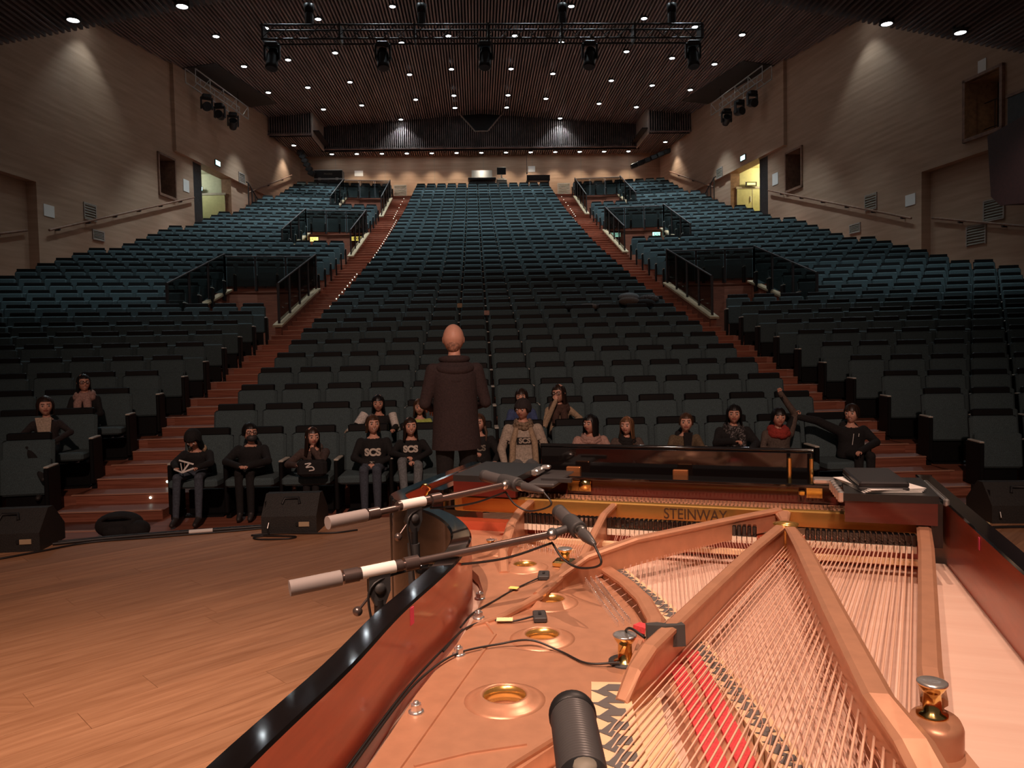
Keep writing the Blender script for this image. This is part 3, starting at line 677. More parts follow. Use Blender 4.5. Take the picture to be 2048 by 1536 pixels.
for s, nm in ((-1, 'left'), (1, 'right')):
    t = thing('wall_vent', f'pale louvred vent low on the back wall at the top of the {nm} aisle', 'vent', (CX + s * 4.85, 46.16, 10.95))
    MB().box((0, 0, .33), (.76, .04, .04)).box((0, 0, -.33), (.76, .04, .04)).box((.36, 0, 0), (.04, .04, .66)).box((-.36, 0, 0), (.04, .04, .66)).build('frame', M_cap2, t)
    sm = MB().box((0, 0, 0), (.7, .03, .05), M=Matrix.Rotation(R(-25), 4, 'X')).mesh('louvre', M_vent)
    for i in range(8): put('louvre', sm, t, (0, 0, -.28 + i * .08))
t = thing('mixing_desk', 'covered mixing desk on a dark stand behind the last centre row', 'mixing desk', (.48, 45.3, zb_))
MB().box((0, 0, .45), (1.5, .6, .9), bev=.03).build('stand', M_dark, t)
MB().box((0, 0, 1.02), (1.62, .75, .16), bev=.03).build('chassis', M_black, t)
MB().box((0, -.3, 1.0), (1.6, .05, .06), bev=.01).build('front_rail', M_steel, t)
MB().prism([(-.3, 0), (.35, 0), (.35, .5), (.2, .52)], -.6, .6, M=Matrix(((0, 0, 1, 0), (1, 0, 0, 0), (0, 1, 0, 1.1), (0, 0, 0, 1)))).build('meter_bridge', M_black, t)
t = thing('computer_monitor', 'dark flat monitor on a pale stand beside the mixing desk', 'monitor', (1.62, 45.3, zb_))
MB().box((0, 0, .5), (.6, .5, 1.0), bev=.02).build('table', M_vent, t); MB().box((0, 0, 1.06), (.4, .25, .05), bev=.01).box((0, .05, 1.2), (.08, .05, .3)).build('foot', M_steel, t)
MB().box((0, 0, 1.52), (.52, .05, .42), bev=.01).build('screen', M_black, t)
t = thing('equipment_table', 'long dark equipment table with kit at the right end of the back row', 'table', (3.75, 45.35, zb_))
MB().box((0, 0, .95), (1.35, .6, .06)).build('top', M_black, t); MB().box((0, -.28, 1.05), (1.35, .03, .32)).build('front_panel', M_dark, t)
for x in (-.6, .6):
    for y in (-.25, .25): MB().box((x, y, .46), (.05, .05, .92)).build('leg', M_black, t)
MB().box((.2, -.1, 1.05), (.5, .3, .1), bev=.02).build('rack_unit', M_steel, t)
t = thing('microphone_on_pole', 'thin microphone pole standing beside the equipment table', 'microphone stand', (3.1, 45.2, zb_))
MB().cyl((0, 0, 0), (0, 0, 2.4), .012, n=6).build('pole', M_black, t); MB().lathe([(0, 0), (.12, 0), (.12, .02), (0, .03)]).build('foot', M_black, t)
MB().box((0, -.02, 1.35), (.08, .08, .1), bev=.02).build('clamp', M_black, t)
for s, nm in ((-1, 'left'), (1, 'right')):
    t = thing('follow_spot', f'long dark loudspeaker array hanging in the {nm} back corner', 'loudspeaker')
    p0 = Vector((CX + s * 10.3, 44.8, 12.9)) if s < 0 else Vector((CX + 10.7, 44.6, 12.7)); p1 = Vector((CX + s * 9.75, 44.9, 11.75)) if s < 0 else Vector((CX + 8.9, 45.2, 12.05))
    for i in range(6):
        c = p0.lerp(p1, i / 5)
        MB().box((0, 0, 0), (.34, .3, .3) if s < 0 else (.42, .3, .26), bev=.03).build('cabinet', M_black, t, c, (0, R(25 if s < 0 else -20), 0))
    MB().cyl(p0, (p0.x, p0.y, 13.1), .02).build('hanger', M_rail, t)
# ================================================================ the grand piano (a across to the right, b towards the audience, z up)
from mathutils.geometry import tessellate_polygon
PA = R(18.8 + 2.5); A0, B0 = -.3, 1.4
nA = Vector((math.cos(PA), -math.sin(PA), 0)); nB = Vector((math.sin(PA), math.cos(PA), 0))
def W(a, b, z): return nA * a + nB * b + Vector((0, 0, z))
piano = thing('grand_piano', 'open grand piano with bronze frame, strings and mahogany inner rim on the stage', 'piano', W(A0, B0, 0), -PA)
SH = Matrix.Translation((-A0, -B0, 0))
M_gloss = mat('black piano lacquer', (.006, .005, .005), .07, coat=1)
M_mahog = woodmat('mahogany inner rim', (.33, .050, .022), (.46, .085, .038), .3, (2, 2, 14), coat=.25, bump=0)
M_bronze = mat('bronze painted iron', (.56, .28, .165), .38, .4, var=.06, scale=30, bump=.02)
M_gold = mat('polished gold flange', (.72, .42, .12), .25, .8, var=.06)
M_brass = mat('brass', (.80, .58, .22), .15, 1)
M_sound = woodmat('spruce soundboard', (.72, .50, .39), (.80, .60, .48), .45, (.6, 10, 10), bump=0)
M_maple = woodmat('maple bridge', (.70, .47, .27), (.80, .58, .36), .5, (8, 8, 2), bump=0)
M_graph = mat('graphite notch', (.12, .11, .105), .5)
M_redfelt = mat('red felt', (.62, .06, .07), .95, var=.15, scale=200)
M_string = mat('copper wound string', (.88, .56, .40), .4, .25)
M_wire = mat('steel string', (.74, .47, .37), .4, .2)
M_felt = mat('white felt', (.82, .70, .56), .95)
M_rubber = mat('dark rubber', (.035, .035, .036), .6)
M_micgrey = mat('graphite mic enamel', (.09, .085, .085), .38, .3, var=.1)
M_tube = mat('dark bronze boom tube', (.16, .12, .11), .28, .7)
M_grip = mat('grey foam grip', (.26, .23, .22), .7)
M_cable = mat('black cable', (.014, .013, .013), .45)
M_yel = mat('yellow tape', (.85, .72, .2), .7)
M_pink = mat('pink tape', (.75, .07, .16), .7)
def pb(mb, name, m, parent=None, smooth=None):
    mb.v = [tuple(SH @ Vector(p)) for p in mb.v] if parent is None or parent is piano or parent.get('_p') else mb.v
    return mb.build(name, m, parent or piano)
def pc(name, mb, m, parent=None):
    """a piece given in piano coordinates; its parent is the piano or one of its (untransformed) parts"""
    mb.v = [tuple(SH @ Vector(p)) for p in mb.v]; return mb.build(name, m, parent or piano)
INN = [(.438, 2.80), (.438, .45), (.41, .24), (.33, .10), (.2, .03), (.04, .01), (-.15, .03), (-.3, .10), (-.42, .24), (-.49, .42), (-.531, .66), (-.559, .92), (-.593, 1.141), (-.612, 1.35), (-.630, 1.49), (-.672, 1.655), (-.73, 1.772), (-.807, 1.874), (-.894, 1.954), (-1.0, 2.03), (-1.06, 2.10), (-1.085, 2.2), (-1.085, 2.80)]
inn = [(p.x, p.y) for p in curve3([(x, y, 0) for x, y in INN], 6)]
def offset(pts, d):
    out = []
    for i in range(len(pts)):
        a = Vector(pts[max(0, i - 1)]); b = Vector(pts[min(len(pts) - 1, i + 1)]); t = (b - a).normalized(); out.append((pts[i][0] + t.y * -d, pts[i][1] + t.x * d)) 
    return out
outr = offset(inn, -.048) if offset(inn, -.048)[0][0] > inn[0][0] else offset(inn, .048)
ZT = .994; ZB = .60
m = MB(); n = len(inn)
def strip(p, q, zp, zq, mi, sm=True):
    vs_ = [(*x, zp) for x in p] + [(*x, zq) for x in q]
    m.add(vs_, [(i, i + 1, n + i + 1, n + i) for i in range(n - 1)], mi, None, sm)
inb = offset(inn, (.004 if outr[0][0] < inn[0][0] else -.004)); inb = inn
strip(inn, inn, .70, ZT - .004, 1); strip(inn, [((a[0] * .92 + b[0] * .08), (a[1] * .92 + b[1] * .08)) for a, b in zip(inn, outr)], ZT - .004, ZT, 0)
e1 = [((a[0] * .92 + b[0] * .08), (a[1] * .92 + b[1] * .08)) for a, b in zip(inn, outr)]; e2 = [((a[0] * .1 + b[0] * .9), (a[1] * .1 + b[1] * .9)) for a, b in zip(inn, outr)]
strip(e1, e2, ZT, ZT, 0, False); strip(e2, outr, ZT, ZT - .005, 0); strip(outr, outr, ZT - .005, ZB, 0); strip(outr, inn, ZB, .70, 0)
for e in (0, n - 1): m.add([(*inn[e], .7), (*inn[e], ZT), (*outr[e], ZT), (*outr[e], ZB)], [(0, 1, 2, 3)], 0)
rim = pc('rim', m, [M_gloss, M_mahog])
def flat(outer, holes, z0, z1, mi=0, mb=None):
    mb = mb or MB(); loops = [[Vector((*p, 0)) for p in outer]] + [[Vector((*p, 0)) for p in h] for h in holes]
    allp = [p for l in loops for p in l]; tr = tessellate_polygon(loops)
    up = []
    for t in tr:
        a, b, c = (allp[i] for i in t)
        up.append(t if (b - a).cross(c - a).z > 0 else t[::-1])
    mb.add([(p.x, p.y, z1) for p in allp], up, mi); mb.add([(p.x, p.y, z0) for p in allp], [t[::-1] for t in up], mi)
    for l in loops:
        k = len(l); mb.add([(p.x, p.y, z0) for p in l] + [(p.x, p.y, z1) for p in l], [(i, (i + 1) % k, k + (i + 1) % k, k + i) for i in range(k)], mi)
    return mb
sb_poly = [p for p in inn if p[1] < 2.32] 
sb_poly = [(.438, 2.32)] + sb_poly + [(-1.085, 2.32)]
pc('soundboard', flat(sb_poly, [], .815, .828), M_sound)
pc('underframe', flat(sb_poly, [], .70, .72), M_gloss)
# hitch plate with ring-lipped sound holes
PL = [(-1.05, 2.33), (-1.052, 2.2), (-1.03, 2.115), (-.98, 2.055), (-.88, 1.98), (-.79, 1.895), (-.71, 1.79), (-.648, 1.665), (-.604, 1.49), (-.585, 1.35), (-.566, 1.14), (-.532, .92), (-.503, .66), (-.46, .42), (-.40, .28), (-.33, .4), (-.345, .62), (-.36, .8), (-.335, .95), (-.285, 1.08), (-.245, 1.18), (-.232, 1.3), (-.228, 1.42), (-.24, 1.52), (-.29, 1.64), (-.36, 1.77), (-.43, 1.89), (-.49, 2.02), (-.52, 2.12), (-.52, 2.33)]
HOLES = [(-.417, 1.155, .036), (-.434, 1.427, .034), (-.478, 1.638, .033), (-.618, 1.89, .031), (-.735, 2.03, .028), (-.43, .78, .036)]
def circ(x, y, r, k=28): return [(x + r * math.cos(2 * math.pi * i / k), y + r * math.sin(2 * math.pi * i / k)) for i in range(k)]
ZP = .862
plate = pc('iron_plate', flat(PL, [circ(x, y, r + .03) for x, y, r in HOLES], .838, ZP), M_bronze)
for x, y, r in HOLES:
    k = 28; mb = MB().lathe([(r + .0305, ZP - .004), (r + .0305, ZP), (r + .022, ZP + .0015), (r + .012, ZP + .007), (r + .005, ZP + .011), (r + .001, ZP + .0115), (r - .001, ZP + .008), (r - .001, .838)], 0, Matrix.Translation((x, y, 0)), k, cap=False)
    pc('sound_hole_lip', mb, M_bronze)
    pc('hole_lining', MB().lathe([(r - .0012, .846), (r - .0022, .846), (r - .0022, ZP + .0085), (r - .0012, ZP + .0085)], 0, Matrix.Translation((x, y, 0)), k, cap=False), M_gold)
def beam(pts, w, zt, zb, lip=.006):
    """iron strut: rounded top bead, straight web; pts (a,b), zt heights per point"""
    mb = MB(); vs_ = []; k = len(pts)
    ws = w if isinstance(w, (list, tuple)) else [w] * k; zbs = zb if isinstance(zb, (list, tuple)) else [zb] * k
    for i, p in enumerate(pts):
        a = Vector(pts[max(0, i - 1)][:2]); b = Vector(pts[min(k - 1, i + 1)][:2]); t = (b - a).normalized(); nn = Vector((-t.y, t.x)); h = ws[i] / 2
        for o, z in ((h * .72, zbs[i]), (h * .72, zt[i] - .014), (h, zt[i] - .010), (h, zt[i] - .004), (h * .6, zt[i]), (-h * .6, zt[i]), (-h, zt[i] - .004), (-h, zt[i] - .010), (-h * .72, zt[i] - .014), (-h * .72, zbs[i])):
            vs_.append((p[0] + nn.x * o, p[1] + nn.y * o, z))
    fs = []
    for i in range(k - 1):
        for j in range(10): fs.append((i * 10 + j, i * 10 + (j + 1) % 10, i * 10 + 10 + (j + 1) % 10, i * 10 + 10 + j))
    fs += [tuple(range(9, -1, -1)), tuple(range((k - 1) * 10, k * 10))]
    return mb.add(vs_, fs, 0)
ZS = .951
pc('strut', beam([(.384, 2.34), (.336, 2.0), (.275, 1.62), (.215, 1.25), (.205, 1.16)], .034, [ZS] * 4 + [.945], .87), M_bronze)
pc('strut', beam([(.040, 2.13), (.062, 1.95), (.10, 1.5), (.135, 1.15), (.165, 1.06), (.19, .95)], [.03, .038, .04, .042, .05, .05], [ZS, ZS, ZS, .945, .93, .90], .87), M_bronze)
pc('strut', beam([(.018, 2.16), (-.05, 1.89), (-.13, 1.52), (-.195, 1.235), (-.212, 1.19), (-.225, 1.15)], [.03, .028, .028, .028, .026, .022], [ZS, ZS, ZS, ZS - .004, .925, .89], [.885, .875, .862, .862, .85, .85]), M_bronze)
pc('strut', beam([(.012, 2.34), (-.15, 2.165), (-.34, 1.945), (-.44, 1.825), (-.49, 1.745), (-.52, 1.68)], .028, [ZS + .006, ZS, ZS - .006, .925, .895, .868], [.90, .89, .875, .862, .86, .86]), M_bronze)
pc('strut', beam([(-.74, 2.35), (-.728, 2.19), (-.712, 2.06), (-.69, 1.92), (-.655, 1.83)], .026, [ZS, ZS, .94, .895, .866], .862), M_bronze)
pc('strut', beam([(-.47, 2.35), (-.474, 2.2), (-.48, 2.06), (-.49, 1.96)], .022, [ZS, .948, .91, .868], .862), M_bronze)
pc('strut_junction', MB().lathe([(.030, .885), (.026, .90), (.024, .94), (.028, .952), (.012, .956)], 0, Matrix.Translation((.028, 2.165, 0)) @ Matrix.Scale(1.2, 4, (1, 0, 0)), 20), M_gold)
pc('strut_junction', beam([(.028, 2.16), (.026, 2.26), (.02, 2.34)], [.03, .024, .05], [.95, .944, .953], .90), M_bronze)
# curved plate ribs
pc('plate_rib', beam([(-.60, 1.44), (-.545, 1.52), (-.50, 1.63), (-.485, 1.74), (-.492, 1.83)], [.006, .014, .018, .02, .02], [.8635, .872, .884, .893, .90], .86), M_bronze)
pc('plate_rib', beam([(-.455, 1.985), (-.41, 1.885), (-.33, 1.765), (-.27, 1.65), (-.225, 1.52), (-.215, 1.42)], .034, [.884, .886, .888, .89, .892, .892], .828), M_bronze)
pc('plate_rib', beam([(-.236, 1.40), (-.236, 1.28), (-.252, 1.17), (-.30, 1.06), (-.345, .96), (-.37, .8)], .011, [.890, .884, .878, .872, .870, .870], .828), M_bronze)
pc('plate_seam', beam([(-.60, 1.52), (-.53, 1.42), (-.512, 1.2), (-.49, .95), (-.47, .7)], .008, [ZP + .003] * 5, .86), M_bronze)
pc('plate_seam', beam([(-.47, .93), (-.41, .985), (-.34, 1.03)], .006, [ZP + .0025] * 3, .86), M_bronze)
# rib and felts under the bass strings, bridges
def ribbon(pts, w, z0, z1):
    L = offset(pts, w / 2); Rr = offset(pts, -w / 2); poly = L + Rr[::-1]
    return flat(poly, [], z0, z1)
def sm2(pts, k=5): return [(p.x, p.y) for p in curve3([(x, y, 0) for x, y in pts], k)]
pc('felt_rail', ribbon(sm2([(-.19, 1.49), (-.125, 1.28), (-.06, 1.06), (.0, .85), (.07, .6)]), .085, .828, .868), M_bronze)
for o in (-.019, .019): pc('red_felt', ribbon(offset(sm2([(-.19, 1.49), (-.125, 1.28), (-.06, 1.06), (.0, .85), (.07, .6)]), o), .026, .868, .873), M_redfelt)
pc('red_felt', ribbon([(-.262, 1.51), (-.225, 1.49)], .022, .868, .880), M_redfelt)
pinm = MB().lathe([(.0022, 0), (.0022, .010), (.0012, .0115), (0, .012)], n=8).mesh('pin', M_brass)
TB = sm2([(-.455, 2.05), (-.335, 1.83), (-.228, 1.65), (-.148, 1.475), (-.058, 1.262), (.022, 1.06), (.12, .82), (.2, .6)], 6)
pc('treble_bridge', ribbon(TB, .042, .828, .872), M_maple)
def zigzag(path, w, step, th, z0, z1):
    L = [0]
    for i in range(1, len(path)): L.append(L[-1] + (Vector(path[i]) - Vector(path[i - 1])).length)
    def at(s):
        for i in range(1, len(path)):
            if s <= L[i]: 
                u = (s - L[i - 1]) / (L[i] - L[i - 1]); a, b = Vector(path[i - 1]), Vector(path[i]); t = (b - a).normalized(); return a.lerp(b, u), Vector((-t.y, t.x))
        return Vector(path[-1]), Vector((0, 1))
    out = []; s = .01
    while s < L[-1] - step:
        a, na = at(s); b, nb = at(s + step * .55); c, nc_ = at(s + step)
        h = w / 2
        out.append([a + na * -h * .1, b + na * -h * .6, b + na * (h * .55), a + na * (h * .55)])
        out.append([b + nb * -h * .9, c + nb * -h * .3, c + nb * (h * .25), b + nb * -h * .2]); s += step
    return out
zz = MB()
for q in zigzag(TB, .042, .026, 0, 0, 0): zz.prism([(p.x, p.y) for p in q], .8718, .8735)
pc('bridge_notches', zz, M_graph)
BB = sm2([(-.255, 1.215), (-.232, 1.12), (-.195, 1.0), (-.14, .85), (-.05, .66), (.06, .5)], 5)
pc('bass_bridge', ribbon(BB, .062, .845, .886), M_maple)
pc('bass_bridge_apron', ribbon(offset(BB, -.055 if offset(BB, -.055)[0][0] > BB[0][0] else .055), .05, .828, .862), M_maple)
zz = MB()
for q in zigzag(BB, .07, .042, 0, 0, 0): zz.prism([(p.x, p.y) for p in q], .8858, .8872)
pc('bridge_notches', zz, M_graph)
def xb(path, b):
    for i in range(1, len(path)):
        if (path[i - 1][1] - b) * (path[i][1] - b) <= 0:
            u = (path[i - 1][1] - b) / (path[i - 1][1] - path[i][1] + 1e-9); return path[i - 1][0] + u * (path[i][0] - path[i - 1][0])
    return None
# strings: bass set over the tenor and treble set
for i in range(34):
    t = i / 33; A = .338 - .305 * t ** .9; s = .158 + .065 * t
    b = 2.26
    while b > .45 and (xb(BB, b) is None or A + (b - 2.2) * s > xb(BB, b)): b -= .005
    r = .0021 - .0009 * t
    pc('bass_string', MB().tube([(A + .06 * s, 2.26, .902), (A + (b - 2.2) * s, b, .889), (A + (b - 2.28) * s, b - .08, .878)], r, n=6), M_string)
    if i % 3 == 1: put('hitch_pin', pinm, piano, (A + (b - 2.28) * s - A0, b - .08 - B0, .868))
nt_ = 0
for i in range(60):
    t = i / 59; A = -.44 + .43 * t; e = TB[min(len(TB) - 1, int(2 + (len(TB) - 4) * t ** 1.05))]
    d = Vector((e[0] - A, e[1] - 2.24)).normalized()
    for o in (0,):
        pc('string', MB().tube([(A + o, 2.24, .893), (e[0] + o, e[1], .8755), (e[0] + o - .05 * (1 - t) + d.x * .06, e[1] + d.y * .085, .872 if t < .6 else .868)], .0008, n=4), M_wire)
for i in range(26):
    t = i / 25; A = -.72 + .25 * t; e0 = (-.66 + .19 * t, 2.13 - .10 * t)
    pc('string', MB().tube([(A, 2.3, .90), (e0[0], e0[1], .875), (e0[0] + .02, e0[1] - .06, .868)], .0008, n=4), M_wire)
# silver hitch pins along the treble
for i in range(132):
    t = i / 131; P_ = sm2([(-.475, 1.99), (-.43, 1.885), (-.37, 1.755), (-.318, 1.645), (-.268, 1.545)], 6); q = P_[int(t * (len(P_) - 1))]
    q2 = P_[min(len(P_) - 1, int(t * (len(P_) - 1)) + 1)]; f = t * (len(P_) - 1) % 1
    put('tuning_screw', pinS if i else (pinS := MB().lathe([(.0015, 0), (.0015, .011), (.0011, .013), (0, .0135)], n=8).mesh('pin', M_chrome)), piano, (q[0] + (q2[0] - q[0]) * f - .012 - .012 * (i % 3) - A0, q[1] + (q2[1] - q[1]) * f - .008 * (i % 3) - B0, ZP))
pc('pin_strip', ribbon(sm2([(-.70, 2.16), (-.62, 2.11), (-.53, 2.05)]), .02, ZP, ZP + .01), M_maple)
for i in range(30): put('tuning_screw', pinS, piano, (-.80 + .27 * i / 29 - A0, 2.125 - .11 * i / 29 - .01 * (i % 2) - B0, ZP))
# flange, tuning pins, dampers
fl_ = pc('flange', MB().box((-.31, 2.345, .928), (1.39, .03, .05), bev=.004), M_gold)
for t_, a_ in (('STEINWAY', -.225),):
    text('lettering', t_, .046, M_letter, piano, (a_ - A0, 2.3292 - B0, .926), (R(90), 0, 0), .0008, .0004, (.82, 1, 1))
pc('flange_plaque', MB().box((-.225, 2.3296, .927), (.185, .002, .040), bev=.001), M_gold)
pc('pin_block', MB().box((-.31, 2.43, .925), (1.40, .14, .03)), M_bronze)
tp = MB()
for i in range(118):
    for j in range(2): tp.add(*(lambda c: ([(c[0] + .0028 * math.cos(k * 1.2566), c[1] + .0028 * math.sin(k * 1.2566), c[2]) for k in range(5)] + [(c[0] + .0028 * math.cos(k * 1.2566), c[1] + .0028 * math.sin(k * 1.2566), c[2] + .011) for k in range(5)], [(k, (k + 1) % 5, 5 + (k + 1) % 5, 5 + k) for k in range(5)] + [(5, 6, 7, 8, 9)]))((-.98 + i * .0115, 2.39 + j * .05 + (i % 3) * .008, .938)))
tag(pc('tuning_pins', tp, M_steel), kind='stuff')
hm = MB().box((0, 0, .0), (.0115, .026, .03), bev=.002).mesh('damper', M_gloss); fm = MB().box((0, .002, -.024), (.011, .03, .018)).mesh('damper_felt', M_felt); wm = MB().cyl((0, .008, .012), (0, .008, .06), .0012, n=5).mesh('damper_wire', M_brass)
for i in range(79):
    a_ = -.715 + i * .01352
    if abs(a_ - .045) < .03 or abs(a_ + .01) < .03 or abs(a_ + .474) < .014 or a_ > .345: continue
    b_ = 2.215 - .02 * (i / 79)
    d = put('damper', hm, piano, (a_ - A0, b_ - B0, .918)); put('damper_felt', fm, d)
pc('belly_rail', MB().box((-.31, 2.275, .86), (1.36, .05, .06)), M_mahog)
pc('damper_rail_cloth', MB().box((-.17, 2.16, .868), (1.05, .022, .012)), M_maple)
# gilt and chrome bolts, nuts
def bolt(a, b, z, big=1.):
    o = pc('plate_bolt', MB().lathe([(.022 * big, z), (.022 * big, z + .004), (.013 * big, z + .006), (.0125 * big, z + .035 * big), (.015 * big, z + .038 * big), (.0205 * big, z + .047 * big), (.0215 * big, z + .05 * big), (.02 * big, z + .052 * big), (0, z + .050 * big)], 0, Matrix.Translation((a, b, 0)), 24), M_brass)
    pc('bolt_cap', MB().lathe([(.0217 * big, z + .0495 * big), (.0217 * big, z + .0515 * big), (.019 * big, z + .0525 * big), (.0, z + .051 * big)], 0, Matrix.Translation((a, b, 0)), 24), M_chrome, None)
bolt(-.257, 1.356, ZP); bolt(-.52, 1.93, ZP, .9); bolt(.2, 1.145, .925, .9); bolt(-.765, 2.03, ZP, .6)
pc('bolt_seat', MB().lathe([(.03, ZP), (.03, ZP + .004), (.0, ZP + .005)], 0, Matrix.Translation((-.257, 1.356, 0)), 20), M_rubber)
pc('bolt_block', MB().box((-.52, 1.93, ZP + .008), (.06, .045, .016), bev=.004), M_brass)
pc('strut_boss', MB().lathe([(.034, .83), (.034, .915), (.03, .924), (0, .926)], 0, Matrix.Translation((.203, 1.14, 0)) @ Matrix.Scale(1.25, 4, (0, 1, 0)), 24), M_bronze)
pc('plate_web', flat([(.19, 1.2), (.235, 1.16), (.262, 1.0), (.27, .7), (.2, .6), (.17, .8), (.165, 1.0)], [], .83, .885), M_bronze)
for a_, b_ in ((-.537, 1.075), (-.561, 1.306), (-.596, 1.5), (-.64, 1.62), (-.512, .82)):
    pc('plate_nut', MB().lathe([(.0125, ZP), (.0125, ZP + .003), (.0095, ZP + .004)], 0, Matrix.Translation((a_, b_, 0)), 16).prism([(a_ + .009 * math.cos(k * math.pi / 3), b_ + .009 * math.sin(k * math.pi / 3)) for k in range(6)], ZP + .003, ZP + .014).lathe([(.0055, ZP + .013), (.0045, ZP + .018), (0, ZP + .019)], 0, Matrix.Translation((a_, b_, 0)), 10), M_chrome)
# case front: stretcher, desk shelves, fallboard
pc('stretcher', MB().box((-.31, 2.535, .93), (1.46, .05, .13)), M_darkred)
pc('stretcher_top', MB().box((-.31, 2.53, .998), (1.50, .09, .012), bev=.003), M_gloss)
pc('key_bed', MB().box((-.31, 2.68, .66), (1.54, .35, .1)), M_gloss)
def desk(poly, name): return pc(name, flat(poly, [], 1.012, 1.032), M_desk)
desk([(-.98, 2.27), (-.765, 2.262), (-.76, 2.55), (-.98, 2.575)], 'desk_shelf'); desk([(.175, 2.2), (.40, 2.205), (.405, 2.5), (.19, 2.48)], 'desk_shelf')
pc('shelf_apron', MB().box((-.872, 2.275, .99), (.21, .02, .045)), M_darkred); pc('shelf_apron', MB().box((.287, 2.215, .985), (.22, .02, .06)), M_darkred)
pc('desk_slide', MB().box((-.70, 2.45, 1.0), (.09, .28, .014), bev=.004).box((-.665, 2.38, 1.008), (.1, .02, .012)), M_dark)
pc('chrome_bracket', MB().box((-.752, 2.46, 1.022), (.025, .09, .02), bev=.004).box((-.735, 2.5, 1.03), (.03, .03, .014), bev=.004), M_chrome)
for i in range(6): pc('hinge_tooth', MB().box((.168 - .002 * i, 2.215 + .035 * i, 1.02), (.016, .018, .03), bev=.003), M_chrome)
pc('chrome_bracket', MB().box((.14, 2.47, 1.02), (.06, .05, .014), bev=.003), M_chrome)
pc('shelf_rail', MB().box((.418, 2.36, 1.015), (.014, .30, .02), bev=.004), M_chrome)
pc('case_block', MB().box((.405, 2.42, .93), (.05, .2, .12)), M_gloss); pc('case_block', MB().box((-1.05, 2.4, .92), (.06, .24, .12)), M_gloss)
fa = R(8)
fb_ = pc('fallboard', MB().box((-.34, 2.66, 1.005), (.92, .016, .15), bev=.005), M_gloss)
pc('fallboard_edge', MB().tube([(-.80, 2.66, 1.083), (-.34, 2.66, 1.084), (.12, 2.66, 1.083)], .008), M_gloss)
for a_ in (-.66, -.295): pc('hinge', MB().box((a_, 2.585, .996), (.05, .02, .05), bev=.002), M_copperh)
for a_ in (.045, .11): pc('fallboard_post', MB().box((a_, 2.56, 1.02), (.012, .02, .11), bev=.003), M_brass)
pc('gilt_catch', MB().box((.115, 2.5, .975), (.045, .004, .03)).box((.08, 2.495, .975), (.02, .012, .016), bev=.003), M_brass)
pc('gilt_catch', MB().box((-.62, 2.50, .97), (.08, .004, .035)).lathe([(.02, 0), (.02, .012), (0, .014)], 0, Matrix.Translation((-.60, 2.5, .975)) @ Matrix.Rotation(R(90), 4, 'X'), 12), M_brass)
pc('lid_hook', MB().tube(curve3([(-1.06, 2.22, .96), (-1.045, 2.21, .985), (-1.03, 2.20, 1.0), (-1.045, 2.19, 1.012), (-1.06, 2.2, 1.0)], 4), .005).tube([(-1.03, 2.21, .965), (-.99, 2.2, .96)], .006).lathe([(.014, .955), (.014, .962)], 0, Matrix.Translation((-1.05, 2.22, 0))), M_brass)
# knob on the bent side, tape mark, legs
kb = Matrix.Translation((-.735, 1.60, .93)) @ Matrix.Rotation(R(28), 4, 'Z') @ Matrix.Rotation(R(-90), 4, 'Y')
pc('lid_knob', MB().lathe([(.012, -.02), (.012, .02), (.022, .022), (.030, .032), (.030, .045), (.018, .052), (0, .053)], 0, kb, 20), M_gloss)
pc('knob_ring', MB().lathe([(.0125, .002), (.016, .004), (.016, .009), (.0125, .011)], 0, kb, 20).lathe([(.0125, -.012), (.016, -.010), (.016, -.006), (.0125, -.004)], 0, kb, 20), M_brass)
pc('tape_mark', MB().box((-.5975, 1.19, .972), (.0012, .014, .03)), M_pink); pc('tape_mark', MB().box((.4375, 1.97, .97), (.0012, .012, .028)), M_pink)
for a_, b_ in ((.35, 2.5), (-.95, 2.5), (-.1, .35)):
    lg = pc('leg', MB().prism([(a_ - .07, b_ - .07), (a_ + .07, b_ - .07), (a_ + .07, b_ + .07), (a_ - .07, b_ + .07)], .12, .62), M_gloss)
    pc('caster', MB().cyl((a_ - .02, b_, .06), (a_ + .02, b_, .06), .06, n=18).box((a_, b_, .115), (.09, .07, .03)), M_brass, lg)
pc('lyre', MB().box((-.31, 2.3, .34), (.3, .06, .6), bev=.02).box((-.31, 2.3, .06), (.36, .16, .08), bev=.02), M_gloss)

# ---- things lying on the piano
def pthing(name, label, cat, a, b, z, rot=0, group=None): return thing(name, label, cat, W(a, b, z), -PA + rot, group)
t = pthing('laptop', 'closed black laptop on papers on the right desk shelf of the piano', 'laptop', .262, 2.325, 1.045, R(8))
MB().box((0, 0, .012), (.125, .19, .016), bev=.004, M=Matrix.Rotation(R(3), 4, 'X')).build('lid', M_laptop, t); MB().box((0, 0, .002), (.125, .19, .008), bev=.002, M=Matrix.Rotation(R(3), 4, 'X')).build('base', M_rubber, t)
t = pthing('paper_sheets', 'white sheets of paper under the black laptop on the piano', 'paper', .27, 2.33, 1.0325, R(14))
for k in range(4): MB().box((0, 0, .001 + k * .0028), (.15, .21, .0012), M=Matrix.Rotation(R(k * 3), 4, 'Z')).build('sheet', M_paper, t)
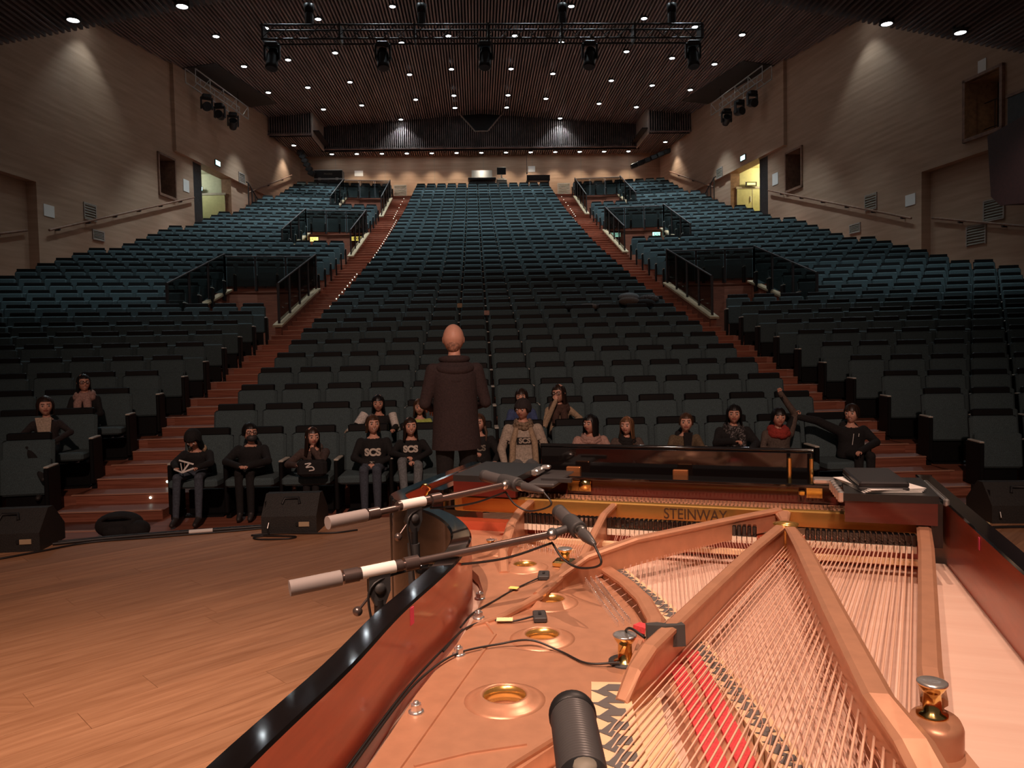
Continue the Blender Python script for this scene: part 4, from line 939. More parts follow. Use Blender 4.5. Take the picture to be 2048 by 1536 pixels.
# pads, clip and cables inside
def cable(label, pts, r=.0022, m=None, n=6):
    o = MB().tube([W(*p) for p in curve3(pts, 7)], r, n=n).build('thin_cable', m or M_cable); return tag(o, label, 'cable')
def pad(a, b, rot, label):
    t = pthing('pickup_pad', label, 'pickup', a, b, ZP, rot)
    MB().box((0, 0, .006), (.028, .05, .011), bev=.002).build('pad', M_rubber, t); MB().box((0, .0, .0125), (.006, .014, .003)).build('cable_entry', M_cable, t)
pad(-.545, 1.815, R(14), 'black pickup pad beside the second sound hole, farther from the camera'); pad(-.47, 1.53, R(20), 'black pickup pad between two sound holes, nearer the camera')
cable('thin cable from the farther black pad to the rim', [(-.55, 1.795, .868), (-.585, 1.70, .864), (-.60, 1.62, .864), (-.615, 1.52, .866), (-.605, 1.42, .87)])
cable('thin cable from the nearer black pad to the rim', [(-.47, 1.525, .873), (-.52, 1.49, .866), (-.57, 1.49, .864), (-.598, 1.42, .866), (-.59, 1.3, .868)])
cable('double cable running past a sound hole to the gilt bolt', [(-.262, 1.33, .872), (-.32, 1.325, .866), (-.38, 1.365, .866), (-.44, 1.37, .879), (-.50, 1.36, .869), (-.56, 1.30, .868), (-.578, 1.2, .868), (-.572, 1.08, .868), (-.54, .85, .868)])
cable('second strand of cable along the mahogany rim', [(-.60, 1.42, .866), (-.592, 1.25, .868), (-.58, 1.1, .868), (-.55, .88, .868)])
tag(MB().box((0, 0, 0), (.022, .016, .0012)).build('tape_flag', M_yel, None, W(-.585, 1.70, .8685), (0, 0, -PA)), 'yellow tape flag on the farther pickup cable', 'tape')
tag(MB().box((0, 0, 0), (.034, .020, .0012)).build('tape_flag', mat('pale yellow tape', (.85, .78, .42), .7), None, W(-.535, 1.492, .8685), (0, 0, -PA + .3)), 'pale yellow tape flag on the nearer pickup cable', 'tape')
t = pthing('clip_microphone', 'grey clip-on microphone clamped over an iron strut above the strings', 'microphone', -.185, 1.335, .94, R(20))
MB().prism([(-.03, -.012), (.0, -.022), (.034, -.018), (.034, .012), (.012, .012), (.002, .002), (-.008, .012), (-.03, .006)], -.028, .008, M=Matrix.Rotation(R(-8), 4, 'X')).build('body', M_clip, t)
MB().box((-.012, .005, -.012), (.014, .034, .03), bev=.003).build('clamp_jaw', M_rubber, t)
tag(MB().tube([W(*p) for p in curve3([(-.215, 1.32, .925), (-.245, 1.345, .93), (-.262, 1.38, .905), (-.262, 1.365, .88)], 6)], .0024).build('thin_cable', M_cable), 'short cable looping from the grey clip microphone over the strut', 'cable')
# ---- microphones on booms
def boom(label, L, Cc, T, floor_ab, lab2):
    t = thing('microphone_stand', label, 'microphone stand', W(Cc[0], Cc[1], 0))
    base = W(Cc[0], Cc[1], 0)
    loc = lambda p: W(*p) - base
    L_, C_, T_ = loc(L), loc(Cc), loc(T); d = (T_ - C_).normalized()
    MB().cyl(L_, L_ + d * .10, .0155, n=18).build('counter_grip', M_grip, t)
    MB().cyl(L_ + d * .10, T_, .0085, n=14).build('boom_tube', M_tube, t)
    s = (C_ - L_).length
    MB().cyl(L_ + d * .105, L_ + d * .135, .0145, n=18).build('collar', M_tube, t)
    MB().cyl(C_ + d * .055, C_ + d * .085, .0145, n=18).build('collar', M_tube, t)
    lb = MB().cyl(C_ - d * .035, C_ + d * .035, .0128, n=18).build('paper_label', M_paper, t)
    MB().cyl(C_ - d * .045, C_ + d * .05, .0122, n=16).build('sleeve', M_tube, t)
    up = Vector((0, 0, 1)); sd = d.cross(up).normalized()
    MB().prism([(-.022, .004), (.022, .004), (.022, -.035), (.010, -.062), (-.010, -.062), (-.022, -.035)], -.009, .009, M=Matrix(((d.x, 0, sd.x, C_.x), (d.y, 0, sd.y, C_.y), (0, 1, 0, C_.z - .008), (0, 0, 0, 1)))).build('clutch', M_rubber, t)
    for q in (-1, 1): MB().lathe([(.012, 0), (.011, .005), (.004, .007), (0, .007)], 0, Matrix.Translation(C_ + up * -.036 + sd * q * .009) @ (sd * q).to_track_quat('Z', 'Y').to_matrix().to_4x4(), 14).build('clutch_bolt', M_rubber, t)
    k0 = C_ + up * -.04 - d * .01; k1 = k0 - d * .035 - up * .035
    lv = MB().cyl(k0, k1, .0028, n=6).build('lever', M_tube, t); MB().sphere(k1, .010).build('lever_knob', M_tube, lv)
    MB().cyl((C_.x, C_.y, C_.z - .06), (C_.x, C_.y, .02), .011, n=12).build('pole', M_black, t); MB().cyl((C_.x, C_.y, C_.z - .10), (C_.x, C_.y, C_.z - .2), .0155, n=12).build('pole_grip', M_rubber, t)
    for i in range(3):
        an = 2.4 + i * 2.094 * .9; MB().cyl((C_.x, C_.y, .16), (C_.x + .3 * math.cos(an), C_.y + .3 * math.sin(an), .012), .009, n=8).build('leg', M_black, t)
    MB().tube([v_ for v_ in curve3([T_ - up * .02, T_ - d * .12 - up * .032, T_ - d * .25 - up * .022, C_ + d * .06 - up * .014, C_ - up * .03 + sd * .012 - d * .02, C_ - up * .12 + sd * .014 - d * .018, Vector((C_.x, C_.y, C_.z - .3)) + sd * .014], 6)], .0028, n=6).build('cable', M_cable, t)
    return d
d2 = boom('nearer microphone boom stand reaching over the piano strings', (-.886, 1.247, .980), (-.76, 1.369, .991), (-.473, 1.65, 1.015), None, '')
d1 = boom('farther microphone boom stand reaching over the treble strings', (-.965, 1.51, 1.045), (-.85, 1.712, 1.055), (-.70, 1.985, 1.06), None, '')
def mic(E1, E2, T, label):
    t = thing('condenser_microphone', label, 'microphone', W(*E1)); base = W(*E1)
    a = Vector((0, 0, 0)); b = W(*E2) - base; d = (b - a).normalized(); L = (b - a).length
    Q = lambda s: Matrix.Translation(a + d * s) @ d.to_track_quat('Z', 'Y').to_matrix().to_4x4()
    MB().lathe([(0, 0), (.0155, .001), (.0175, .004), (.0175, .016), (.0165, .018)], 0, Q(0), 20).build('grille', M_rubber, t)
    MB().lathe([(.0165, .018), (.0165, L * .55), (.0155, L * .56)], 0, Q(0), 20).build('body', M_micgrey, t)
    MB().lathe([(.0195, L * .36), (.0205, L * .38), (.0205, L * .62), (.0195, L * .64), (.0165, L * .645)], 0, Q(0), 20).build('shock_sleeve', M_rubber, t)
    MB().lathe([(.0135, L * .62), (.0145, L * .66), (.0145, L * .72), (.0135, L * .74)], 0, Q(0), 18).build('connector_ring', M_steel, t)
    MB().lathe([(.0125, L * .73), (.0125, L * .84), (.009, L * .95), (.0055, L * 1.05), (.003, L * 1.06)], 0, Q(0), 16).build('connector', M_micgrey, t)
    tl = W(*T) - base; c = a + d * L * .5
    MB().cyl(tl, c.lerp(tl, .25), .0095, n=10).build('clip_stem', M_rubber, t)
    MB().sphere(tl, .014).build('swivel', M_rubber, t); sw = d.cross(Vector((0, 0, 1))).normalized()
    MB().lathe([(.011, 0), (.011, .006), (.0, .007)], 0, Matrix.Translation(tl) @ (-nB).to_track_quat('Z', 'Y').to_matrix().to_4x4() @ Matrix.Translation((0, 0, .011)), 14).build('swivel_screw', M_steel, t)
    e = a + d * L * 1.05
    MB().tube(curve3([e, e + d * .03 + Vector((0, 0, -.03)), e.lerp(tl, .35) + Vector((0, 0, -.06)), e.lerp(tl, .75) + Vector((0, 0, -.05)), tl + Vector((0, 0, -.022))], 7), .0026, n=6).build('cable', M_cable, t)
mic((-.487, 1.75, 1.046), (-.37, 1.60, 1.014), (-.473, 1.65, 1.015), 'black condenser microphone on the nearer boom above the bronze frame')
mic((-.815, 2.11, 1.062), (-.60, 1.98, 1.048), (-.70, 1.985, 1.06), 'grey condenser microphone on the farther boom above the treble')
# ribbed microphone close to the camera
t = thing('ribbed_microphone', 'black ribbed microphone in the foreground pointing into the piano strings', 'microphone', W(-.185, .70, 1.085))
a = Vector((0, 0, 0)); b = (W(-.105, .47, 1.075) - W(-.185, .70, 1.085)); d = b.normalized(); Q = d.to_track_quat('Z', 'Y').to_matrix().to_4x4()
MB().lathe([(0, 0), (.018, .0), (.0215, .003), (.0225, .008), (.0225, .014), (.021, .016)], 0, Q, 28).build('end_cap', M_black, t)
pr = []
s = .016
while s < .115: pr += [(.0205, s), (.0212, s + .0016), (.0205, s + .0032)]; s += .004
MB().lathe(pr, 0, Q, 28, cap=False).build('ribbed_body', M_micgrey, t)
MB().lathe([(.0222, .115), (.0226, .118), (.0226, .2), (.0215, .21)], 0, Q, 28).build('lower_body', M_black, t)
MB().lathe([(.010, .0), (.009, .004), (0, .0045)], 0, Matrix.Translation(d * .128 + Vector((0, 0, .0195))), 12).build('screw', M_vent, t)
MB().cyl(d * .2, d * .2 + Vector((0, 0, -.16)), .009, n=10).build('stem', M_black, t)
MB().lathe([(.03, 0), (.03, .006), (0, .008)], 0, Matrix.Translation(d * .2 + Vector((0, 0, -.165)))).build('foot', M_black, t)
pc('hitch_felt', ribbon([(-.395, .93), (-.335, .86)], .05, ZP, ZP + .004), M_redfelt)
# ================================================================ people
def atY(px, py, Y):                         # the point of depth Y seen at that place of the photograph
    d = camo.matrix_world.to_3x3() @ Vector(((px - 1024) / 1540, -(py - 768) / 1540, -1)); return Vector((0, 0, CH)) + d * (Y / d.y)
def fabric(name, c, rough=.9): return mat('cloth ' + name, c, rough, var=.22, scale=60, bump=.25)
F_black = fabric('black', (.011, .011, .012)); F_char = fabric('charcoal', (.03, .024, .025)); F_jean = fabric('denim', (.06, .075, .10)); F_greyj = fabric('grey jeans', (.16, .18, .19))
F_brown = fabric('brown puffer', (.075, .05, .043)); F_olive = fabric('olive', (.13, .095, .055)); F_pinkp = fabric('pale pink puffer', (.46, .29, .24)); F_beige = fabric('beige knit', (.40, .30, .20))
F_cream = fabric('cream grey', (.44, .38, .31)); F_blue = fabric('blue', (.055, .085, .20)); F_lime = fabric('lime', (.42, .52, .12)); F_red = fabric('red wool', (.32, .035, .025)); F_taupe = fabric('taupe', (.10, .075, .062))
F_scarf = fabric('pink grey scarf', (.40, .25, .215)); F_blouse = fabric('cream blouse', (.55, .44, .34)); F_bscarf = fabric('brown scarf', (.075, .04, .03)); F_camo = mat('cloth camouflage', (.09, .06, .035), .9, col2=(.32, .24, .16), scale=45, bump=.2)
F_tan = fabric('tan fur', (.42, .29, .18)); F_white = fabric('white', (.62, .60, .56)); F_patt = mat('cloth dark pattern', (.02, .018, .018), .9, col2=(.16, .15, .15), scale=60, lo=.5, hi=.56)
S_fair = mat('fair skin', (.68, .37, .27), .5, var=.06, scale=20); S_mid = mat('tan skin', (.60, .31, .22), .5, var=.06, scale=20); S_deep = mat('brown skin', (.36, .16, .10), .5, var=.06, scale=20)
S_lip = mat('lips', (.36, .10, .08), .5); S_teeth = mat('teeth', (.75, .68, .6), .3); S_eyew = mat('eye white', (.62, .56, .52), .3); S_iris = mat('dark iris', (.025, .014, .01), .2)
H_black = mat('black hair', (.010, .008, .008), .42, var=.3, scale=40, stretch=(1, 1, .1)); H_dark = mat('dark brown hair', (.028, .015, .010), .42, var=.35, scale=40, stretch=(1, 1, .1)); H_brown = mat('brown hair', (.075, .038, .02), .45, var=.35, scale=40, stretch=(1, 1, .1)); H_blond = mat('fair brown hair', (.19, .095, .045), .45, var=.5, scale=40, stretch=(1, 1, .1))
def head_parts(H, smile, bald=False):
    """verts, faces, material ids: 0 skin 1 lips 2 teeth 3 brow; centre at the origin, facing -Y"""
    n, m_ = 48, 38; rx, ry_, rz = H * .355, H * .44, H * .5; vs_ = []; fs = []; ms = []
    g = lambda x, c, w: math.exp(-((x - c) / w) ** 2)
    for j in range(m_ + 1):
        ph = math.pi * j / m_ - math.pi / 2; z = math.sin(ph); c = math.cos(ph)
        for i in range(n):
            th = 2 * math.pi * i / n; lx, ly = math.sin(th), -math.cos(th)        # th = 0 faces -Y
            x, y, zz = rx * c * lx, ry_ * c * ly, rz * z
            if z < 0:
                x *= 1 - .30 * min(1, -z) ** 1.5
                if ly > 0: y *= 1 - .25 * -z
            lon = (th + math.pi) % (2 * math.pi) - math.pi
            if ly < 0:
                y *= 1 - .10 * g(lon, 0, 1.0) * g(z, .1, .8)
                f = 0
                f += .115 * g(lon, 0, .13) * g(z, -.20, .13) + .05 * g(lon, 0, .11) * g(z, .02, .2)      # nose
                f -= .045 * (g(lon, .42, .2) + g(lon, -.42, .2)) * g(z, .03, .12)                          # eye sockets
                f += .02 * g(abs(lon), .4, .25) * g(z, .20, .08)                                            # brow ridge
                f += .03 * g(lon, 0, .24) * g(z, -.50, .10) + .045 * g(lon, 0, .3) * g(z, -.86, .16)       # lips, chin
                f += .03 * g(abs(lon), .62, .28) * g(z, -.25, .2)                                           # cheeks
                y -= H * f
            vs_.append((x, y, zz))
    for j in range(m_):
        zc = math.sin(math.pi * (j + .5) / m_ - math.pi / 2)
        for i in range(n):
            lon = (2 * math.pi * (i + .5) / n + math.pi) % (2 * math.pi) - math.pi
            fs.append((j * n + i, j * n + (i + 1) % n, (j + 1) * n + (i + 1) % n, (j + 1) * n + i))
            k = 0; w = .33 + .10 * smile; cz = -.50 + smile * .10 * (lon / w) ** 2
            if abs(lon) < w and abs(zc - cz) < .075: k = 1
            if smile > .5 and abs(lon) < w * .75 and abs(zc - cz - .005) < .038: k = 2
            if .14 < abs(lon) < .66 and abs(zc - .235 + abs(lon) * .04) < .035: k = 3
            ms.append(k)
    return vs_, fs, ms
def hair_mesh(H, length, fringe=.34, part=.0, vol=1.0, face=1.0, tail=False, seed=1):
    """hair shell: every meridian runs from the crown down to its own end"""
    q = random.Random(seed); n, K = 56, 16; vs_ = []; fs = []; rx, ry_, rz = H * .375 * vol, H * .465 * vol, H * .525 * (1 + (vol - 1) * .6)
    for i in range(n):
        th = 2 * math.pi * i / n; lon = (th + math.pi) % (2 * math.pi) - math.pi; al = abs(lon)
        t = min(1, max(0, (al - .72 * face) / .32)); t = t * t * (3 - 2 * t)
        fr = fringe + part * math.sin(lon * 1.2)
        e = fr * (1 - t) + (-length) * t
        if length < .62: e = max(e, -.62 if al > 2.2 else -.30)
        wob = 1 + .03 * math.sin(i * 2.3 + seed) + .02 * q.uniform(-1, 1)
        for k in range(K + 1):
            u = k / K; z = 1 + (e - 1) * u ** .8
            c = math.sqrt(max(0, 1 - min(1, max(z, -.25)) ** 2)) if z < 1 else 0
            fl_ = 1 + (.10 * max(0, -z - .2) if z < -.2 else 0)
            back = ry_ * (1 - .18 * max(0, min(1, -z - .3)))
            vs_.append((rx * c * math.sin(th) * fl_ * wob, -(back if al > 1.57 else ry_) * c * math.cos(th) * wob + (H * .02), rz * z))
    for i in range(n):
        for k in range(K): fs.append((i * (K + 1) + k, i * (K + 1) + k + 1, ((i + 1) % n) * (K + 1) + k + 1, ((i + 1) % n) * (K + 1) + k))
    mb = MB().add(vs_, fs, 0, None, True)
    # inner return so that the hair has thickness
    mb.add([(x * .965, y * .965, z * .985) for x, y, z in vs_], [f[::-1] for f in fs], 0, None, True)
    if tail:
        for s in (-1, 1): mb.tube([(s * H * .30, H * .05, -H * .2), (s * H * .42, -H * .02, -H * .55), (s * H * .40, -H * .12, -H * 1.0)], [H * .09, H * .075, H * .03], n=10)
    return mb
def hand_mesh(mb, P, d, up, k, mi, curl=.5, fist=False):
    """palm and five bent fingers from the wrist P along d; up is the back of the hand"""
    d = Vector(d).normalized(); up = Vector(up); s = d.cross(up).normalized(); up = s.cross(d).normalized(); P = Vector(P)
    Mx = Matrix(((s.x, d.x, up.x, 0), (s.y, d.y, up.y, 0), (s.z, d.z, up.z, 0), (0, 0, 0, 1)))
    c = P + d * .042 * k
    mb.sphere((0, 0, 0), (.038 * k, .050 * k, .017 * k), mi, 14, 8, Matrix.Translation(c) @ Mx)
    cu = 1.0 if fist else curl
    for i, L in enumerate((.062, .072, .067, .052)):
        o = (-.027 + i * .018) * k; a = P + d * .082 * k + s * o; l = L * k / 3
        pts = [a - d * .012 * k, a]; an = 0; cur = a
        for j in range(3):
            an += (.35 + .9 * cu) * (1.15 if j else .7); cur = cur + (d * math.cos(an) - up * math.sin(an)) * l; pts.append(cur)
        mb.tube(pts, [.0088 * k, .009 * k, .0085 * k, .0078 * k, .006 * k], mi, n=8); mb.sphere(pts[-1], .006 * k, mi, 8, 5)
    a = P + d * .03 * k - s * .03 * k; e = a - s * .022 * k + d * .026 * k - up * .008 * k; f = e + d * .026 * k - up * .014 * k + s * (.016 * k if fist else 0)
    mb.tube([a + s * .01 * k, a, e, f], [.012 * k, .0115 * k, .0095 * k, .0065 * k], mi, n=8); mb.sphere(f, .0065 * k, mi, 8, 5)
def evaluated(o):
    dg = bpy.context.evaluated_depsgraph_get(); dg.update(); return bpy.data.meshes.new_from_object(o.evaluated_get(dg))
def person(label, X, Y, Z, top, T, yaw=0., H=.2, skin=None, tops=None, legs=None, shoe=None, hair=None, lean=0., hy=0., hp=0., hr=0., bulk=1., arms=None, smile=0., seated=True, collar=None, vox=.012, neck_cloth=False, hands=True, legpose=None, brow=True, kw=None):
    """Z floor height, T height of the crown above the floor, S hip height; yaw turns the body, hy hp hr the head"""
    S = .47 if seated else T * .50
    k = (T - S - H - .045) / .575
    kx = kw if kw else (.42 + .62 * k if seated else k)
    root = thing('person', label, 'person', (X, Y, Z), yaw)
    sk = skin or S_mid
    sy = lambda z: -lean * (z - S)
    rings = [(-.02, .15, .115), (.06, .158, .122), (.16, .148, .115), (.28, .138, .105), (.40, .150, .108), (.48, .160, .100), (.53, .145, .088), (.565, .095, .07), (.60, .058, .056)]
    if not seated: rings = [(-.05, .16, .12), (.05, .165, .125), (.16, .155, .12), (.28, .150, .115), (.40, .165, .118), (.48, .178, .11), (.535, .16, .095), (.57, .10, .075), (.60, .058, .056)]
    mb = MB(); n = 20; vs_ = []; fs = []
    def ring(z):
        for a, b in zip(rings, rings[1:]):
            if z <= b[0]: u = (z - a[0]) / (b[0] - a[0]); return [(a[i] + (b[i] - a[i]) * u) * kx * (bulk if a[0] < .53 else 1 + (bulk - 1) * .4) for i in (1, 2)]
        return [rings[-1][1] * kx, rings[-1][2] * kx]
    for r, a, b in rings:
        z = S + r * k; f = bulk if r < .53 else 1 + (bulk - 1) * .4
        vs_ += [(a * kx * f * math.cos(2 * math.pi * i / n), sy(z) + b * kx * f * math.sin(2 * math.pi * i / n), z) for i in range(n)]
    for j in range(len(rings) - 1):
        for i in range(n): fs.append((j * n + i, j * n + (i + 1) % n, j * n + n + (i + 1) % n, j * n + n + i))
    fs += [tuple(range(n - 1, -1, -1)), tuple(range((len(rings) - 1) * n, len(rings) * n))]
    mb.add(vs_, fs)
    hc = Vector((0, sy(T) - .012 - .02 * k, T - H * .5))
    segs = []
    def limb(pts, rr, tg):
        mb.tube(pts, rr, n=12); 
        for p, r in zip(pts, rr): mb.sphere(p, r, 0, 12, 8)
        for a, b, r, s in zip(pts, pts[1:], rr, rr[1:]): segs.append((Vector(a), Vector(b), r, s, tg))
    zn = S + .56 * k
    limb([Vector((0, sy(zn) + .01, zn)), hc + Vector((0, H * .10, -H * .22))], [.052 * k ** .5, .047 * k ** .5], 0 if not neck_cloth else 1)
    AR = arms or {}
    hand_jobs = []
    for s in (-1, 1):
        sh = Vector((s * (.155 if seated else .172) * kx * (1 + (bulk - 1) * .6), sy(S + .50 * k) + .005, S + .495 * k))
        dflt = (Vector((s * .215 * kx * bulk, -.06 + sy(S + .25 * k), S + .235 * k)), Vector((s * .07 * k, -.25 * k - .03, S + .15 * k)))
        el, wr = [Vector(p) for p in AR.get(s, dflt)[:2]] if s in AR else dflt
        b_ = 1 + (bulk - 1) * .9
        limb([sh, el, wr], [.057 * kx * b_, .048 * kx * b_, .036 * kx * b_], 1)
        if hands: hand_jobs.append((wr + (wr - el).normalized() * .004, (wr - el), s, AR[s][2] if s in AR and len(AR[s]) > 2 else {}))
    for s in (-1, 1):
        if seated:
            LP = (legpose or {}).get(s)
            hp_ = Vector((s * .085 * k, -.03, S + .06 * k)); kn = Vector((s * .11 * k, -.44 * k - .04, S + .045)) ; an = Vector((s * .11 * k, -.46 * k - .03, .085)); toe = an + Vector((0, -.13 * k, -.045))
            if LP: kn, an, toe = [Vector(q) for q in LP]
        else:
            hp_ = Vector((s * .09 * k, 0, S - .02)); kn = Vector((s * .10 * k, -.01, S * .52)); an = Vector((s * .11 * k, .02, .085)); toe = an + Vector((0, -.15 * k, -.045))
        limb([hp_, kn, an], [.088 * kx, .066 * kx, .047 * kx], 2); limb([an, toe], [.044 * kx, .036 * kx], 3)
    tmp = mb.build('body_tmp', M_black); md = tmp.modifiers.new('r', 'REMESH'); md.mode = 'VOXEL'; md.voxel_size = vox; sm_ = tmp.modifiers.new('s', 'SMOOTH'); sm_.iterations = 4; sm_.factor = .5
    me = evaluated(tmp); bpy.data.objects.remove(tmp)
    out = MB(); out.v = [tuple(v.co) for v in me.vertices]; out.f = [tuple(p.vertices) for p in me.polygons]; out.sm = [True] * len(out.f)
    zcut = S + .585 * k
    for f in out.f:
        c = Vector((0, 0, 0))
        for i in f: c += Vector(out.v[i])
        c /= len(f); best = (1e9, 1)
        for a, b, r, s_, tg in segs:
            ab = b - a; u = max(0, min(1, (c - a).dot(ab) / max(1e-9, ab.length_squared))); dd = (c - a - ab * u).length - (r + (s_ - r) * u)
            if dd < best[0]: best = (dd, tg)
        if S - .02 <= c.z <= zcut and abs(c.y - sy(c.z)) < .19 and best[1] != 0:
            rr = ring((c.z - S) / k); e = math.hypot(c.x / rr[0], (c.y - sy(c.z)) / rr[1])
            dd = (e - 1) * min(rr)
            if dd < best[0] + .012 and c.z > S + .05 * k: best = (dd, 1)
        tg = best[1]
        if tg == 0 and c.z < zcut - .012: tg = 1
        out.m.append({0: 0, 1: 1, 2: 2, 3: 3}[tg])
    for P, d, s, o in hand_jobs: hand_mesh(out, P, o.get('d', d), o.get('up', (0, -.2, 1)), k * .98 + .02, 0, o.get('curl', .45), o.get('fist', False))
    RH = Matrix.Translation(hc) @ Matrix.Rotation(hy, 4, 'Z') @ Matrix.Rotation(hp, 4, 'X') @ Matrix.Rotation(hr, 4, 'Y')
    hv, hf, hm_ = head_parts(H, smile)
    base = len(out.v); out.v += [tuple(RH @ Vector(p)) for p in hv]; out.f += [tuple(i + base for i in f) for f in hf]; out.sm += [True] * len(hf); out.m += [(0, 4, 5, 6 if brow else 0)[q] for q in hm_]
    for s in (-1, 1):
        out.sphere((0, 0, 0), (H * .035, H * .085, H * .12), 0, 10, 8, RH @ Matrix.Translation((s * H * .335, H * .03, -H * .02)) @ Matrix.Rotation(s * .35, 4, 'Z'))
    body = out.build('body', [sk, tops or F_black, legs or F_black, shoe or M_dark, S_lip, S_teeth, hair or H_dark], root)
    ey = MB()
    for s in (-1, 1):
        ey.sphere((s * H * .145, -H * .392, H * .02), H * .052, 0, 10, 7, RH); ey.sphere((s * H * .145, -H * .422, H * .02), H * .031, 1, 8, 6, RH)
    ey.build('eyes', [S_eyew, S_iris], root)
    return dict(root=root, RH=RH, H=H, S=S, k=k, kx=kx, sy=sy, ring=ring, T=T, bulk=bulk)
def add_hair(p, m, name='hair', **kw):
    mb = hair_mesh(p['H'], **kw); mb.v = [tuple(p['RH'] @ Vector(q)) for q in mb.v]; return mb.build(name, m, p['root'])
def add_scarf(p, m, name='scarf', r=.045, R_=.085, z=.575, ends=0, front=.02):
    k, S = p['k'], p['S']; zz = S + z * k; mb = MB(); y0 = p['sy'](zz)
    for j in range(2):
        pts = [(R_ * (1 + .15 * j) * math.cos(t * .3142), y0 - front * (1 - math.sin(t * .3142)) * .5 + (R_ * .95) * math.sin(t * .3142), zz - .028 * j + .018 * math.sin(t * .3142) + .006 * math.sin(t * 1.9)) for t in range(21)]
        mb.tube(pts, [r * (1 + .12 * math.sin(t * 1.7 + j)) for t in range(21)], n=10)
    for e in range(ends):
        s = (-1, 1)[e]; q = p['ring'](.42)
        pts = [(s * .055 * k + .01, y0 - R_ - .01, zz - .02), (s * .075 * k, y0 - q[1] - .03, zz - .14 * k), (s * .085 * k, y0 - q[1] - .03, zz - .30 * k)]
        mb.tube(pts, [r * .8, r * 1.05, r * .95], n=8)
    return mb.build(name, m, p['root'])
def chest_text(p, txt, size, m, z=.40, bold=.004, box=None, name='print', dx=0):
    k, S = p['k'], p['S']; rr = p['ring'](z); zz = S + z * k; y0 = p['sy'](zz)
    def wrap(me, off):
        for v in me.vertices:
            x, y = v.co.x + dx, v.co.y; q = p['ring']((zz + y - S) / k); e = max(0, 1 - (x / q[0]) ** 2); v.co = (x, p['sy'](zz + y) - q[1] * math.sqrt(e) - off, zz + y)
    if box:
        b = MB(); nx = 12; b.add([((i / nx - .5) * box[0], (j / 4 - .5) * box[1], 0) for j in range(5) for i in range(nx + 1)], [(j * (nx + 1) + i, j * (nx + 1) + i + 1, (j + 1) * (nx + 1) + i + 1, (j + 1) * (nx + 1) + i) for j in range(4) for i in range(nx)])
        me = b.mesh('print_panel', F_black); wrap(me, .006); put('print_panel', me, p['root'])
    me = textmesh(txt, size, 0, bold); me.materials.clear(); me.materials.append(m); wrap(me, .0085); return put(name, me, p['root'])
def add_glasses(p, m=None):
    H = p['H']; mb = MB()
    for s in (-1, 1):
        mb.tube([p['RH'] @ Vector((s * H * .155 + H * .115 * math.cos(t * .5236), -H * .455, H * .02 + H * .085 * math.sin(t * .5236))) for t in range(13)], H * .014, n=5, cap=False)
        mb.tube([p['RH'] @ Vector(q) for q in ((s * H * .27, -H * .45, H * .03), (s * H * .37, -H * .2, H * .03), (s * H * .37, H * .02, H * .02))], H * .012, n=5)
    mb.tube([p['RH'] @ Vector(q) for q in ((-H * .04, -H * .462, H * .03), (H * .04, -H * .462, H * .03))], H * .012, n=5)
    return mb.build('glasses', m or M_black, p['root'])
def add_hood(p, m, name='hood', trim=None):
    k, S = p['k'], p['S']; zz = S + .57 * k; y0 = p['sy'](zz); pts = []; rr = []
    for t in range(17):
        a = math.pi * (-.10 + 1.2 * t / 16); pts.append((.105 * k ** .5 * math.cos(a), y0 + .03 + .075 * math.sin(a), zz - .02 + .035 * math.sin(a))); rr.append(.028 + .034 * max(0, math.sin(a)))
    o = MB().tube(pts, [r * k ** .4 for r in rr], n=10).build(name, m, p['root'])
    if trim: MB().tube([(x * 1.08, y, z + .035) for x, y, z in pts], .02, n=8).build('fur_trim', trim, p['root'])
    return o
ROWH = [fl(0), fl(1), fl(2)]
def seat_at(px, ytop, row, dy=.28):
    Y = ry(row) - dy; q = atY(px, ytop, Y); return q.x, Y + .06, q.z - ROWH[row]
def sitter(label, px, ytop, row=0, dy=.28, **kw):
    X, Y, T = seat_at(px, ytop, row, dy); return person(label, X, Y, ROWH[row], None, T, **kw)
LOOK = lambda px: math.atan2((905 - px) / 1540, .75) * .8
# ---- first row, from the left
p = sitter('child in black cap and dark coat bent over white paper, left end of front row', 392, 856, H=.2, skin=S_mid, tops=F_black, legs=F_jean, lean=.28, hp=.75, bulk=1.25, arms={-1: ((-.19, -.20, .62), (-.11, -.36, .60), {'curl': .5}), 1: ((.19, -.20, .62), (.11, -.36, .60), {'curl': .5})}, legpose={-1: ((-.09, -.40, .50), (-.10, -.44, .09), (-.10, -.56, .045)), 1: ((.13, -.40, .50), (.13, -.44, .09), (.13, -.56, .045))})
add_hair(p, H_black, length=1.3, fringe=.3, seed=2); add_hair(p, F_black, 'cap', length=.2, fringe=.42, vol=1.13, face=1.25, seed=4); add_hood(p, F_black, 'hood', F_tan)
q = p['root']
t = thing('folded_paper', 'open white paper frame held by the child in the black cap', 'paper', q.location + Vector((0, -.44, .60)))
for a, b in (((-.10, 0, .0), (-.01, -.02, -.035)), ((-.01, -.02, -.035), (.10, 0, .005)), ((-.045, 0, .09), (.10, 0, .045)), ((-.01, -.02, -.035), (-.03, 0, .06)), ((-.01, -.02, -.035), (.05, 0, .05))):
    a, b = Vector(a), Vector(b); c = (a + b) / 2; MB().box((0, 0, 0), ((b - a).length, .004, .016)).build('strip', M_paper, t, c, (b - a).to_track_quat('X', 'Z').to_euler())
p = sitter('child with glasses, dark face mask and black jacket, second in front row', 497, 846, H=.205, skin=S_fair, tops=F_black, legs=F_black, hy=.55, bulk=1.3, arms={-1: ((-.22, -.16, .62), (-.02, -.36, .60), {'curl': .8}), 1: ((.22, -.16, .62), (.07, -.36, .60), {'curl': .8})}, shoe=M_dark)
